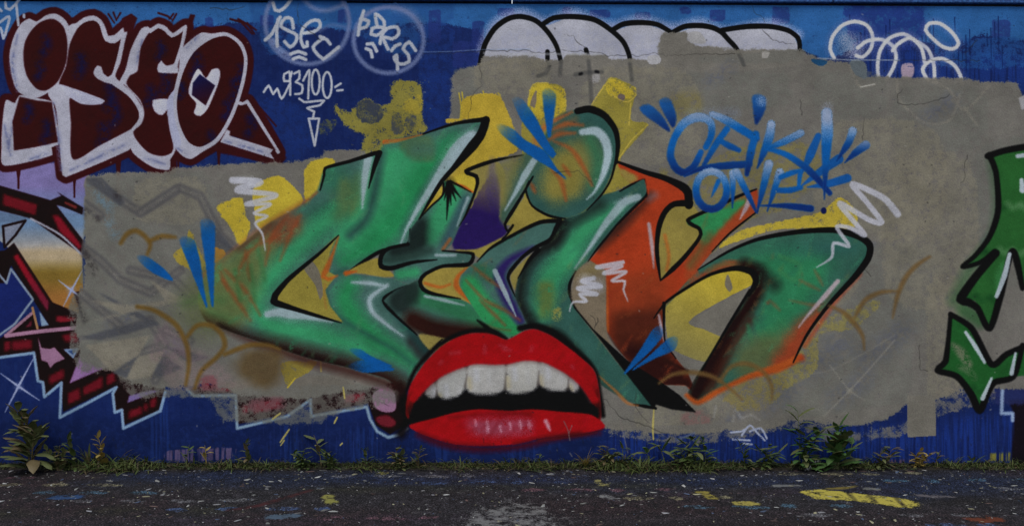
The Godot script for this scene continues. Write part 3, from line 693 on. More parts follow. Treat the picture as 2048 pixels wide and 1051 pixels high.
func scuff(s: Surface, outline: Array, tints: Array, n: int, alpha: float):   # uneven passes of the can and the roller grain under them
	var r := RandomNumberGenerator.new()
	r.seed = n * 31 + 7
	var lo := Vector2(1e9, 1e9)
	var hi := -lo
	for i in range(0, outline.size(), 2):
		lo = lo.min(Vector2(outline[i], outline[i + 1])); hi = hi.max(Vector2(outline[i], outline[i + 1]))
	s.within([outline], 2.0, false)
	for i in n:
		var x := r.randf_range(lo.x, hi.x)
		var y := r.randf_range(lo.y, hi.y)
		var l := r.randf_range(10.0, 46.0)
		var t := r.randf_range(-1.4, -0.5)
		s.line([x, y, x + l * 0.5 * cos(t) + 2.0, y + l * 0.5 * sin(t), x + l * cos(t), y + l * sin(t)], [2, r.randf_range(4.0, 11.0), 2], tints[i % tints.size()], 7.0, {"a": alpha, "grain": 0.44, "mist": 0.8})
	s.unclip()

func coat_letters(s: Surface):
	var purple := [955, 388, 985, 345, 1000, 363, 1000, 440, 1013, 463, 1007, 472, 955, 497, 909, 497, 906, 478, 930, 434, 945, 410]
	s.begin("mural_lettering", "large green and orange wildstyle letters outlined in black")
	s.poly([930, 350, 985, 320, 1010, 345, 1004, 470, 940, 480], c8(134, 122, 68), 6.0, {"rough": 0.6, "grain": 0.2})
	s.poly([972, 390, 984, 312, 1000, 380, 996, 440], c8(100, 92, 94), 6.0, {"grain": 0.3, "a": 0.8})
	s.poly(purple, PURPLE, 8.0, {"rough": 0.6, "fade": [985, 340, 968, 430]})
	s.poly([940, 420, 1004, 440, 1013, 463, 1007, 472, 955, 497, 909, 497, 908, 478], PURPLE, 8.0, {"quiet": true})
	s.done()
	s.poly([909, 499, 955, 497, 1007, 473, 1033, 465, 985, 492, 960, 516, 948, 508, 915, 502], c8(143, 129, 63), 2.5)
	s.poly([1010, 450, 1051, 392, 1066, 412, 1098, 432, 1120, 438, 1081, 443, 1033, 464, 1012, 474, 1025, 449], c8(148, 132, 62), 2.5)
	# ---- C
	var c_out := [650, 336, 700, 322, 750, 306, 762, 304, 748, 345, 737, 376, 752, 340, 769, 283, 848, 267, 910, 247, 972, 236, 978, 254, 914, 325, 881, 364, 838, 437, 821, 462, 816, 488, 762, 502, 725, 524, 693, 545, 787, 556, 816, 569, 785, 583, 765, 601, 800, 635, 834, 668, 863, 702, 840, 740, 812, 778, 770, 756, 700, 735, 617, 715, 508, 679, 440, 655, 410, 640, 395, 600, 406, 555, 429, 527, 480, 491, 534, 448, 610, 404, 635, 379]
	s.line([440, 540, 390, 590, 380, 630, 420, 650], 44, c8(92, 98, 68), 60.0, {"a": 0.75, "mist": 0.9, "quiet": true})
	s.line([420, 560, 400, 600, 410, 630], 40, c8(88, 94, 64), 50.0, {"a": 0.85, "mist": 0.6})
	s.line([370, 604, 420, 600, 440, 610], 16, c8(75, 100, 61), 26.0, {"a": 0.6, "mist": 0.7})
	s.line([436, 650, 510, 684, 617, 720, 700, 742, 790, 772], [8, 16, 22, 20, 14], c8(58, 30, 26), 16.0, {"a": 0.75, "quiet": true})
	s.begin("painted_letter", "green letter C with orange streaks on its back", "mural_lettering")
	s.poly(c_out, TEAL, 4.0, {"curve": false, "fade": [385, 600, 470, 590]})
	s.done()
	# orange overspray along the outer edges
	s.line([400, 560, 480, 492, 534, 448, 612, 402], 10, c8(138, 79, 44), 12.0, {"a": 0.6, "quiet": true})
	s.line([769, 284, 800, 280, 848, 268], [9, 6, 2], c8(177, 91, 39), 3.0)
	s.line([612, 404, 634, 384], 5, ORANGE2, 5.0, {"a": 0.6})
	s.within([c_out], 2.5)
	s.line([660, 350, 700, 400, 640, 440, 560, 500, 480, 590], [60, 60, 70], c8(46, 102, 77), 40.0, {"a": 0.8})
	s.poly([700, 400, 760, 300, 850, 290, 900, 290, 900, 330, 850, 370, 800, 440, 760, 480, 700, 510, 660, 500], GREEN, 24.0)
	s.line([910, 290, 850, 350, 800, 430, 740, 490, 690, 520], [46, 56, 60, 50, 24], c8(40, 129, 79), 34.0)
	s.line([680, 420, 620, 470, 560, 530, 510, 600, 540, 650, 640, 670, 740, 700], [30, 40, 40, 40, 44, 44, 30], GREEN, 34.0)
	s.line([700, 570, 690, 600, 720, 650, 770, 690, 820, 720], [34, 46, 44, 40, 30], c8(43, 128, 79), 30.0)
	s.poly([690, 350, 720, 400, 700, 430, 670, 400], OLIVE, 16.0, {"a": 0.6, "grain": 0.3})
	s.poly([800, 284, 860, 272, 866, 320, 820, 316], c8(79, 104, 65), 10.0, {"a": 0.7, "grain": 0.3})
	s.poly([720, 340, 730, 380, 690, 440, 660, 440, 680, 400], c8(74, 103, 67), 18.0, {"a": 0.6})
	s.line([860, 300, 830, 300], 30, TEAL, 26.0, {"a": 0.6})
	s.line([762, 310, 745, 400, 730, 440, 700, 470], 18, c8(43, 75, 69), 16.0, {"a": 0.85})
	s.line([880, 330, 836, 400, 806, 460], 14, c8(45, 92, 75), 14.0, {"a": 0.8})
	s.line([690, 540, 650, 560, 660, 620, 720, 660, 790, 700, 840, 740], 10, c8(41, 82, 71), 12.0, {"a": 0.8})
	# back of the C fades into olive and rust streaks
	s.poly([360, 560, 440, 520, 520, 460, 560, 470, 520, 560, 500, 620, 480, 660, 400, 660], OLIVE, 26.0, {"a": 0.85})
	for p in [[560, 470, 500, 500, 470, 560], [600, 430, 580, 470, 560, 520], [576, 430, 545, 470, 530, 530], [540, 450, 520, 480], [450, 540, 490, 580, 520, 630], [446, 560, 480, 610, 500, 640], [490, 500, 500, 560], [440, 545, 455, 580]]:
		s.line(p, [4, 9, 3], c8(126, 68, 38), 9.0, {"a": 0.7})
	s.poly([540, 450, 590, 425, 606, 450, 580, 480, 540, 490], c8(129, 63, 38), 18.0, {"a": 0.75})
	s.line([480, 494, 540, 450], 16, c8(84, 61, 44), 16.0, {"a": 0.8})
	for p in [[398, 590, 440, 600], [372, 604, 378, 602], [420, 625, 460, 640]]:
		s.line(p, 16, c8(68, 108, 64), 22.0, {"a": 0.6})
	s.spot(374, 603, 10, c8(145, 67, 39), {"a": 0.7})
	for p in [[500, 530, 510, 600], [516, 500, 530, 560], [470, 540, 480, 600]]:
		s.line(p, 8, c8(57, 106, 61), 8.0, {"a": 0.6})
	# brown under-edge
	s.line([400, 640, 450, 662, 510, 685, 617, 718, 700, 740, 770, 760, 820, 790], [16, 26, 44, 46, 46, 40], BROWN, 34.0)
	s.line([440, 650, 520, 690, 640, 722, 740, 748], [6, 18, 20, 10], c8(24, 14, 12), 16.0)
	s.poly([834, 664, 866, 700, 850, 730, 812, 680], c8(40, 44, 44), 12.0, {"a": 0.9})
	s.line([770, 600, 810, 650, 850, 700], 12, c8(30, 62, 60), 14.0, {"a": 0.8})
	s.unclip()
	scuff(s, c_out, [c8(66, 154, 106), c8(44, 120, 82), c8(80, 132, 92), c8(56, 148, 98)], 170, 0.35)
	# whites
	for h in [[[736, 318, 730, 350, 724, 416], [16, 12, 2]], [[946, 270, 920, 290, 880, 350, 840, 410, 812, 460, 802, 486], [18, 26, 20, 12, 7, 2]], [[534, 628, 560, 624, 620, 634, 664, 644], [12, 20, 10, 2]], [[774, 570, 740, 596, 744, 622, 770, 646, 806, 672], [6, 9, 9, 6, 2]], [[704, 564, 740, 566, 772, 572], [4, 9, 4]]]:
		s.line(h[0], h[1].map(func(q): return q * 1.7), SILVER, 11.0, {"a": 0.28, "mist": 0.8})
		s.line(h[0], h[1], SILVER, 5.0, {"a": 0.92, "mist": 0.5})
	s.line([940, 274, 900, 325], [22, 14], c8(158, 178, 184), 10.0, {"a": 0.7})
	# counter
	s.begin("painted_counter", "yellow triangle inside the letter C", "mural_lettering")
	s.poly([673, 471, 620, 520, 577, 558, 548, 598, 556, 605, 624, 627, 686, 644, 660, 612, 650, 580, 668, 556, 672, 551, 652, 540, 660, 505], c8(143, 130, 57), 2.5, {"curve": false})
	s.done()
	s.poly([606, 534, 624, 522, 640, 548, 646, 590, 640, 600, 630, 570], c8(112, 106, 92), 2.0, {"rough": 0.4})
	s.line([676, 474, 664, 510, 652, 540, 646, 552, 656, 558, 674, 551], [4, 5, 8, 12, 8, 3], ORANGE2, 5.0, {"a": 0.85})
	s.line([650, 568, 648, 590, 652, 616], 4, c8(149, 110, 51), 4.0, {"a": 0.7})
	# black keylines of the C
	for kl in [[[677, 470, 640, 505, 577, 558, 550, 590, 547, 602, 560, 608, 624, 628, 682, 645], [2, 6, 8, 10, 14, 9, 7, 2]], [[640, 380, 648, 350, 650, 336, 700, 322, 750, 306, 760, 305], [3, 5, 7, 7, 8, 9]], [[758, 306, 748, 335, 737, 376], [12, 8, 2]], [[846, 268, 910, 247, 974, 238], [3, 6, 10]], [[972, 240, 960, 272, 914, 328, 881, 366, 838, 438], [16, 20, 10, 8, 3]], [[820, 458, 815, 488, 762, 502, 725, 524, 692, 546], [3, 7, 8, 8, 2]], [[816, 569, 785, 583, 767, 601, 800, 638, 834, 669], [2, 5, 9, 6, 3]]]:
		s.line(kl[0], kl[1], BLACK, 1.8)
	# ---- E
	var e_out := [838, 437, 885, 390, 888, 362, 914, 370, 942, 384, 952, 386, 939, 415, 921, 448, 905, 485, 890, 502, 946, 507, 939, 527, 885, 531, 848, 549, 839, 558, 816, 569, 787, 556, 787, 542, 780, 536, 764, 534, 758, 520, 776, 498, 816, 488, 821, 460]
	var e_low := [816, 569, 839, 558, 842, 571, 863, 585, 921, 597, 940, 604, 965, 640, 1013, 676, 973, 668, 943, 666, 903, 681, 838, 668, 800, 635, 767, 601, 790, 580]
	s.begin("painted_letter", "green letter E with a black spray burst at its top", "mural_lettering")
	s.poly(e_out, TEAL, 3.0, {"curve": false})
	s.poly(e_low, TEAL, 3.0, {"curve": false})
	s.done()
	s.within([e_out], 2.0)
	s.line([900, 380, 890, 420, 860, 470], [50, 46, 40], GREEN, 20.0)
	s.line([930, 400, 910, 440, 890, 490], 16, c8(53, 82, 89), 12.0, {"a": 0.8})
	s.poly([820, 450, 850, 430, 860, 480, 840, 510, 780, 520, 770, 500], c8(26, 36, 34), 18.0, {"a": 0.95})
	s.line([770, 520, 800, 516, 860, 500], 16, c8(40, 60, 54), 12.0, {"a": 0.8})
	s.line([800, 548, 830, 544], 20, GREEN, 12.0)
	s.unclip()
	s.within([e_low], 2.0)
	s.line([830, 590, 880, 604, 940, 630, 990, 660], [40, 44, 40, 30], c8(48, 109, 75), 22.0)
	s.poly([800, 570, 838, 560, 836, 600, 800, 630, 775, 602], c8(30, 40, 38), 14.0, {"a": 0.9})
	s.line([826, 640, 870, 660, 920, 664, 990, 664], [40, 44, 34, 16], BROWN, 22.0)
	s.unclip()
	s.line([850, 592, 880, 598, 928, 610], [5, 8, 2], SILVER, 4.0, {"a": 0.85})
	s.line([872, 510, 910, 510], [6, 6], SILVER, 4.0, {"a": 0.85})
	s.line([936, 396, 922, 430, 914, 452], [7, 5, 2], SILVER, 4.0, {"a": 0.8})
	s.poly([928, 346, 950, 356, 948, 384, 916, 372, 898, 362], YEL, 2.0)
	s.poly([842, 562, 858, 545, 880, 536, 940, 532, 946, 530, 922, 550, 918, 568, 940, 600, 952, 612, 921, 598, 866, 586], c8(150, 132, 62), 2.0)
	s.poly([696, 543, 725, 526, 756, 516, 760, 536, 780, 542, 788, 552, 770, 554, 725, 547], c8(148, 132, 59), 2.0)
	s.line([692, 546, 712, 542], [10, 3], ORANGE2, 5.0)
	s.poly([838, 668, 903, 681, 880, 696, 862, 702], c8(141, 127, 68), 3.0)
	s.line([850, 566, 880, 574, 900, 568], [6, 6, 4], ORANGE2, 5.0, {"a": 0.85})
	s.line([934, 536, 916, 552, 912, 570, 930, 592, 952, 612], [4, 8, 12, 8, 4], ORANGE2, 5.0, {"a": 0.9})
	s.line([900, 478, 886, 498], [6, 6], ORANGE2, 6.0, {"a": 0.7})
	s.line([912, 366, 930, 374, 946, 384], [3, 5, 3], ORANGE2, 3.0)
	for kl in [[[838, 438, 862, 412, 885, 390, 887, 366], [2, 4, 4, 4]], [[900, 362, 920, 372, 942, 384], [5, 4, 2]], [[816, 488, 776, 497, 762, 512, 762, 532, 782, 536, 827, 524, 874, 519], [7, 7, 9, 10, 8, 6, 2]], [[885, 501, 920, 504, 946, 508, 938, 528, 885, 532, 850, 548, 840, 562, 846, 578, 866, 587, 921, 597], [3, 4, 7, 9, 7, 7, 8, 8, 5, 2]], [[1046, 310, 985, 322, 932, 342, 952, 352, 955, 366, 944, 400, 930, 432, 918, 452], [3, 5, 8, 8, 8, 5, 5, 1]]]:
		s.line(kl[0], kl[1], BLACK, 1.8)
	# black burst
	s.spot(898, 366, 20, BLACK)
	for p in [[898, 366, 884, 392], [898, 366, 888, 400], [898, 366, 893, 440], [898, 366, 902, 410], [898, 366, 912, 402], [898, 366, 922, 396]]:
		s.line(p, [10, 6, 1], BLACK, 3.0)
	# ---- I: foot, stem and round head
	var foot := [954, 524, 966, 508, 981, 497, 1033, 467, 1081, 445, 1122, 440, 1115, 450, 1100, 478, 1075, 493, 1045, 514, 1021, 542, 1016, 554, 1030, 591, 1045, 627, 1057, 650, 1040, 664, 1013, 676, 965, 640, 940, 604, 920, 572, 922, 550, 941, 530]
	var stem := [1118, 447, 1131, 437, 1168, 424, 1204, 390, 1240, 380, 1290, 355, 1296, 390, 1235, 451, 1195, 497, 1170, 527, 1151, 545, 1139, 572, 1142, 600, 1154, 620, 1250, 742, 1312, 815, 1270, 808, 1204, 770, 1190, 735, 1150, 695, 1100, 668, 1057, 650, 1045, 627, 1030, 591, 1036, 557, 1069, 507, 1100, 478]
	s.begin("painted_letter", "teal letter I with a round head and long black shadow", "mural_lettering")
	s.poly(foot, TEAL, 2.5, {"curve": false})
	s.poly([1021, 551, 1048, 520, 1070, 504, 1050, 530, 1036, 560, 1030, 580], c8(134, 122, 65), 2.0)
	s.poly(stem, c8(49, 85, 76), 2.5, {"curve": false})
	s.done()
	s.within([foot], 2.0)
	s.line([940, 570, 970, 620, 1030, 660], [40, 50, 30], c8(46, 135, 80), 14.0)
	s.line([960, 540, 1000, 560], 26, c8(46, 106, 74), 16.0, {"a": 0.8})
	s.line([1066, 496, 1020, 520, 1000, 550, 1012, 590, 1040, 640], [8, 14, 24, 24, 18], c8(43, 32, 87), 12.0)
	for p in [[940, 528, 980, 560, 1010, 580], [932, 560, 970, 600, 1010, 620, 1040, 640], [960, 600, 1010, 650]]:
		s.line(p, [3, 8, 4], c8(122, 75, 46), 7.0, {"a": 0.75})
	s.line([950, 640, 990, 656, 1020, 660], 5, c8(105, 70, 42), 5.0, {"a": 0.5})
	s.unclip()
	s.within([stem], 2.0)
	s.line([1230, 420, 1170, 460, 1130, 520, 1100, 560, 1085, 620], [16, 40, 50, 50, 40], GREEN, 30.0)
	s.poly([1076, 570, 1100, 560, 1110, 600, 1090, 640, 1076, 610], c8(95, 106, 54), 14.0, {"a": 0.8, "grain": 0.3})
	s.poly([1104, 622, 1120, 614, 1124, 640, 1106, 640], c8(135, 130, 66), 4.0, {"grain": 0.46, "a": 0.9})
	s.poly([1138, 648, 1148, 644, 1144, 664], c8(118, 123, 68), 3.0, {"grain": 0.44, "a": 0.8})
	s.line([1126, 446, 1110, 480, 1080, 500, 1050, 540, 1040, 600, 1060, 640], [30, 30, 20, 16, 18, 26], c8(26, 30, 28), 20.0)
	s.line([1150, 440, 1200, 410], 22, c8(30, 44, 38), 20.0, {"a": 0.75})
	s.line([1060, 648, 1120, 664, 1180, 720], 10, c8(22, 30, 28), 10.0, {"a": 0.8})
	s.line([1140, 640, 1200, 720, 1260, 790], [30, 36, 24], c8(52, 92, 83), 16.0, {"a": 0.9})
	s.line([1150, 690, 1196, 760, 1260, 806], 10, c8(40, 64, 56), 10.0, {"a": 0.7})
	s.unclip()
	s.line([1276, 394, 1250, 404, 1214, 444, 1176, 500, 1150, 536], [14, 18, 12, 7, 2], SILVER, 5.0, {"a": 0.9})
	s.line([1260, 394, 1230, 406], [12, 4], SILVER, 9.0, {"a": 0.5})
	s.line([990, 542, 1006, 576, 1032, 632], [10, 10, 2], SILVER, 3.0, {"a": 0.92})
	# stem of the I behind its head
	s.poly([1046, 309, 1075, 296, 1100, 330, 1066, 354, 1036, 404, 1010, 448, 1000, 430, 1012, 380, 1020, 345], c8(56, 86, 75), 8.0, {"a": 0.9})
	s.poly([995, 330, 1046, 312, 1030, 360, 1006, 420, 1000, 370], c8(113, 110, 63), 10.0, {"a": 0.75, "grain": 0.3})
	s.line([1074, 312, 1050, 350, 1028, 390, 1010, 420], [12, 14, 8, 3], SILVER, 4.0, {"a": 0.92})
	var head := [1156, 219, 1189, 219, 1220, 241, 1238, 280, 1229, 332, 1204, 387, 1168, 423, 1131, 437, 1098, 430, 1064, 411, 1051, 378, 1058, 356, 1085, 310, 1090, 270, 1110, 238, 1132, 224]
	s.begin("painted_letter_dot", "round teal and yellow head above the letter I", "mural_lettering")
	s.poly(head, c8(49, 85, 78), 4.0)
	s.done()
	s.within([head], 3.0)
	s.poly([1090, 330, 1130, 290, 1180, 270, 1200, 310, 1180, 370, 1130, 400, 1090, 390], c8(102, 106, 63), 26.0)
	s.poly([1096, 330, 1140, 300, 1168, 330, 1150, 390, 1090, 396], c8(134, 123, 59), 20.0, {"a": 0.9, "grain": 0.2})
	s.line([1180, 280, 1196, 320, 1190, 370], 24, c8(53, 106, 75), 20.0, {"a": 0.8})
	s.line([1150, 238, 1130, 250, 1110, 266], 14, c8(99, 79, 54), 12.0, {"a": 0.6})
	for p in [[1098, 262, 1130, 248, 1166, 250], [1094, 282, 1120, 268, 1150, 266], [1104, 340, 1122, 360, 1132, 400], [1108, 282, 1144, 300, 1170, 340, 1184, 370], [1126, 330, 1140, 350], [1062, 366, 1070, 384]]:
		s.line(p, [4, 11, 5], c8(151, 78, 40), 7.0, {"a": 0.75})
	s.unclip()
	s.line([1082, 262, 1104, 244, 1144, 224], [4, 9, 4], c8(163, 87, 46), 7.0, {"a": 0.8})
	s.line([1090, 250, 1070, 280, 1080, 300], [8, 12, 6], c8(164, 90, 50), 10.0, {"a": 0.6})
	s.line([1164, 264, 1192, 262, 1210, 280, 1216, 310, 1206, 350, 1190, 382, 1174, 398], [12, 18, 18, 16, 12, 6, 2], c8(158, 176, 182), 5.0, {"a": 0.95})
	s.line([1155, 222, 1180, 218, 1208, 230, 1230, 258, 1236, 290, 1232, 326], [13, 15, 13, 11, 9, 6], BLACK, 2.0)
	s.line([1232, 320, 1222, 358, 1204, 388, 1174, 420], [5, 4, 4, 2], BLACK, 1.8)
	s.line([1066, 353, 1036, 404, 1010, 448, 1016, 462, 1026, 450, 1013, 470, 1004, 478], [3, 4, 6, 7, 4, 5, 2], BLACK, 1.8)
	s.line([1058, 362, 1052, 380, 1064, 411, 1098, 431, 1131, 437], [3, 4, 4, 5, 2], BLACK, 1.8)
	s.poly([1016, 462, 1044, 404, 1056, 396, 1070, 420, 1096, 436, 1080, 442, 1033, 464, 1012, 476], c8(148, 132, 62), 2.0)
	s.line([1066, 353, 1036, 404, 1010, 448, 1016, 462, 1026, 450, 1013, 470, 1004, 478], [3, 4, 6, 7, 4, 5, 2], BLACK, 1.8)
	s.line([1054, 390, 1064, 411, 1098, 431, 1131, 437], [3, 4, 5, 2], BLACK, 1.8)
	for kl in [[[954, 523, 981, 496, 1033, 466, 1081, 444, 1120, 441], [2, 6, 7, 8, 9]], [[1120, 442, 1112, 456, 1101, 478, 1072, 494, 1045, 514, 1021, 542, 1016, 556, 1030, 592], [10, 8, 8, 8, 7, 8, 5, 2]], [[1076, 500, 1058, 520, 1036, 556], [10, 6, 2]], [[1240, 382, 1268, 366, 1290, 355, 1297, 388, 1262, 424, 1235, 451, 1195, 497, 1176, 523], [3, 5, 9, 11, 10, 7, 5, 2]], [[1152, 542, 1140, 566, 1140, 586, 1152, 612], [3, 6, 8, 10]]]:
		s.line(kl[0], kl[1], BLACK, 1.8)
	scuff(s, stem, [c8(68, 138, 98), c8(46, 92, 78), c8(96, 118, 70)], 90, 0.3)
	scuff(s, foot, [c8(58, 146, 96), c8(40, 100, 74), c8(120, 84, 48)], 40, 0.3)
	# ---- K
	var k_body := [1235, 322, 1290, 344, 1326, 354, 1363, 372, 1378, 380, 1381, 411, 1350, 408, 1332, 420, 1318, 454, 1314, 500, 1322, 560, 1360, 520, 1396, 480, 1402, 464, 1395, 455, 1380, 452, 1373, 441, 1430, 414, 1480, 394, 1515, 378, 1516, 420, 1500, 432, 1460, 465, 1425, 502, 1396, 538, 1400, 552, 1360, 584, 1326, 612, 1330, 680, 1352, 716, 1376, 746, 1392, 790, 1372, 770, 1330, 768, 1300, 756, 1252, 716, 1215, 664, 1212, 540, 1180, 520, 1235, 452, 1296, 392, 1290, 356, 1262, 366, 1244, 350]
	var k_leg := [1308, 636, 1340, 600, 1396, 538, 1460, 500, 1520, 476, 1600, 462, 1671, 460, 1719, 472, 1741, 486, 1739, 516, 1711, 552, 1659, 608, 1615, 668, 1587, 724, 1607, 722, 1536, 742, 1460, 768, 1396, 806, 1376, 786, 1400, 740, 1440, 680, 1480, 612, 1512, 562, 1505, 546, 1472, 536, 1420, 548, 1360, 584]
	s.poly([1152, 545, 1176, 524, 1214, 520, 1216, 670, 1250, 740, 1200, 680, 1154, 620, 1142, 590], c8(118, 106, 88), 4.0)
	s.line([1164, 550, 1190, 536], 26, c8(121, 107, 70), 20.0, {"a": 0.7})
	s.begin("painted_letter", "orange letter K with a green arm and leg", "mural_lettering")
	s.poly(k_body, ORANGE, 2.5, {"curve": false})
	s.poly(k_leg, c8(52, 94, 80), 2.5, {"curve": false})
	s.done()
	s.within([k_body], 2.0)
	s.poly([1240, 336, 1276, 354, 1256, 372, 1236, 366], c8(143, 125, 64), 8.0)
	s.line([1240, 330, 1290, 352], [6, 10], ORANGE, 5.0)
	s.line([1300, 390, 1260, 430, 1200, 496], [14, 26, 10], c8(40, 30, 28), 20.0, {"a": 0.8})
	s.line([1300, 396, 1310, 390], 14, c8(130, 108, 112), 14.0, {"a": 0.5})
	s.poly([1215, 560, 1330, 540, 1330, 640, 1215, 640], c8(129, 56, 31), 30.0, {"a": 0.6})
	s.poly([1215, 640, 1260, 620, 1330, 616, 1340, 690, 1390, 780, 1300, 770, 1230, 710], c8(72, 33, 23), 24.0, {"a": 0.9})
	s.poly([1240, 690, 1300, 690, 1350, 720, 1390, 780, 1310, 770], c8(46, 20, 18), 20.0)
	s.line([1214, 560, 1215, 660], [4, 6], ORANGE2, 4.0, {"a": 0.8})
	s.poly([1390, 440, 1480, 396, 1500, 400, 1470, 430, 1410, 490, 1396, 470], c8(49, 131, 78), 14.0)
	s.line([1380, 446, 1420, 432], 20, c8(49, 131, 78), 10.0)
	s.line([1516, 400, 1470, 450, 1410, 512, 1380, 550], [24, 26, 22, 20], c8(152, 66, 36), 12.0)
	s.line([1420, 470, 1380, 530], 16, c8(95, 87, 50), 14.0, {"a": 0.7})
	s.unclip()
	s.within([k_leg], 2.0)
	s.line([1700, 490, 1640, 500, 1570, 510], [30, 40, 40], c8(47, 92, 83), 26.0, {"a": 0.9})
	s.poly([1440, 520, 1560, 500, 1660, 520, 1640, 580, 1590, 650, 1540, 690, 1510, 680, 1530, 600, 1520, 540], c8(46, 119, 80), 30.0)
	s.line([1560, 512, 1600, 530, 1590, 560, 1560, 540], 8, c8(61, 125, 78), 8.0, {"a": 0.6})
	s.poly([1330, 610, 1400, 550, 1460, 520, 1480, 530, 1400, 560, 1340, 610], c8(143, 63, 37), 8.0)
	s.line([1420, 540, 1450, 528, 1500, 532], 10, c8(106, 88, 53), 10.0, {"a": 0.8})
	s.line([1490, 530, 1516, 548, 1510, 590, 1470, 650, 1420, 740, 1390, 790], [24, 30, 26, 34, 46, 30], c8(32, 16, 14), 20.0)
	s.line([1520, 540, 1550, 570], 20, c8(24, 24, 22), 26.0, {"a": 0.8})
	s.line([1500, 640, 1450, 720, 1420, 780], 20, c8(66, 34, 26), 18.0, {"a": 0.7})
	for p in [[1510, 640, 1530, 690], [1530, 620, 1550, 680], [1496, 650, 1506, 690], [1560, 640, 1580, 660]]:
		s.line(p, [6, 10, 3], c8(48, 123, 82), 8.0, {"a": 0.6})
	for p in [[1540, 600, 1560, 620], [1600, 560, 1640, 580], [1580, 600, 1640, 610, 1690, 590], [1630, 540, 1646, 570]]:
		s.line(p, [3, 7, 3], c8(130, 75, 48), 7.0, {"a": 0.5})
	s.spot(1536, 605, 7, c8(145, 58, 38), {"a": 0.7})
	s.poly([1480, 690, 1560, 660, 1600, 660, 1590, 720, 1480, 760], c8(94, 94, 56), 24.0, {"a": 0.7})
	s.poly([1720, 540, 1660, 600, 1600, 640, 1560, 700, 1540, 740, 1600, 730, 1660, 620], c8(151, 60, 35), 20.0, {"a": 0.9})
	s.line([1736, 500, 1700, 556, 1640, 620], 8, c8(44, 85, 73), 8.0, {"a": 0.7})
	s.unclip()
	scuff(s, k_leg, [c8(60, 142, 100), c8(44, 96, 78), c8(120, 84, 50), c8(84, 112, 66)], 110, 0.34)
	scuff(s, k_body, [c8(164, 62, 34), c8(122, 40, 26), c8(140, 70, 38)], 90, 0.3)
	s.line([1720, 548, 1670, 604, 1610, 690], 8, c8(160, 64, 39), 9.0, {"a": 0.75, "quiet": true})
	s.line([1600, 714, 1560, 734, 1500, 752, 1440, 780, 1396, 804, 1374, 790], [14, 18, 12, 10, 12, 8], c8(167, 78, 34), 7.0)
	s.spot(1604, 716, 12, c8(161, 61, 34))
	for h in [[[1298, 448, 1304, 490, 1308, 536], [7, 8, 2]], [[1500, 396, 1494, 412, 1480, 438], [10, 9, 2]], [[1676, 562, 1650, 592, 1616, 630, 1598, 654], [9, 10, 6, 2]], [[1318, 630, 1324, 660, 1328, 680], [4, 7, 2]]]:
		s.line(h[0], h[1], c8(170, 152, 158), 4.0, {"a": 0.9})
	for kl in [[[1234, 323, 1290, 344, 1330, 356, 1364, 372, 1376, 384, 1378, 410], [5, 8, 10, 12, 17, 16]], [[1380, 406, 1348, 408, 1330, 424, 1318, 454, 1314, 500, 1321, 560], [14, 11, 11, 9, 8, 3]], [[1513, 378, 1480, 391, 1430, 414, 1398, 428, 1376, 440, 1386, 450, 1398, 456, 1402, 468, 1392, 486, 1362, 522, 1322, 560], [3, 6, 7, 7, 7, 8, 7, 8, 9, 10, 3]], [[1516, 422, 1500, 434, 1460, 466, 1424, 503], [3, 4, 4, 2]], [[1396, 539, 1460, 501, 1520, 477, 1600, 463, 1671, 460, 1719, 473, 1740, 490, 1737, 516, 1711, 552, 1659, 608, 1615, 668, 1587, 724], [2, 5, 7, 9, 10, 12, 14, 13, 10, 7, 6, 3]], [[1308, 636, 1330, 606, 1360, 584, 1420, 549, 1472, 536, 1504, 544, 1512, 562, 1498, 590], [2, 5, 6, 6, 7, 11, 14, 6]], [[1500, 580, 1460, 645, 1404, 740], [6, 5, 4]], [[1328, 606, 1330, 680, 1352, 716], [7, 4, 2]]]:
		s.line(kl[0], kl[1], BLACK, 1.8)
	s.line([1330, 720, 1376, 742], 6, BROWN, 6.0)
	# the long black wedge beside the I
	s.begin("painted_shadow_wedge", "long black wedge tapering down beside the mouth", "mural_lettering")
	s.poly([1146, 606, 1154, 618, 1186, 657, 1255, 720, 1318, 760, 1360, 790, 1393, 824, 1344, 818, 1312, 808, 1308, 818, 1280, 782, 1252, 746, 1200, 678, 1150, 618], BLACK, 2.0, {"curve": false})
	s.done()
	s.line([1268, 808, 1290, 812, 1312, 816], [3, 7, 5], BLACK, 1.8)
	s.line([1196, 750, 1230, 780, 1256, 806, 1276, 810], [3, 5, 7, 3], c8(155, 97, 50), 4.0, {"a": 0.75})

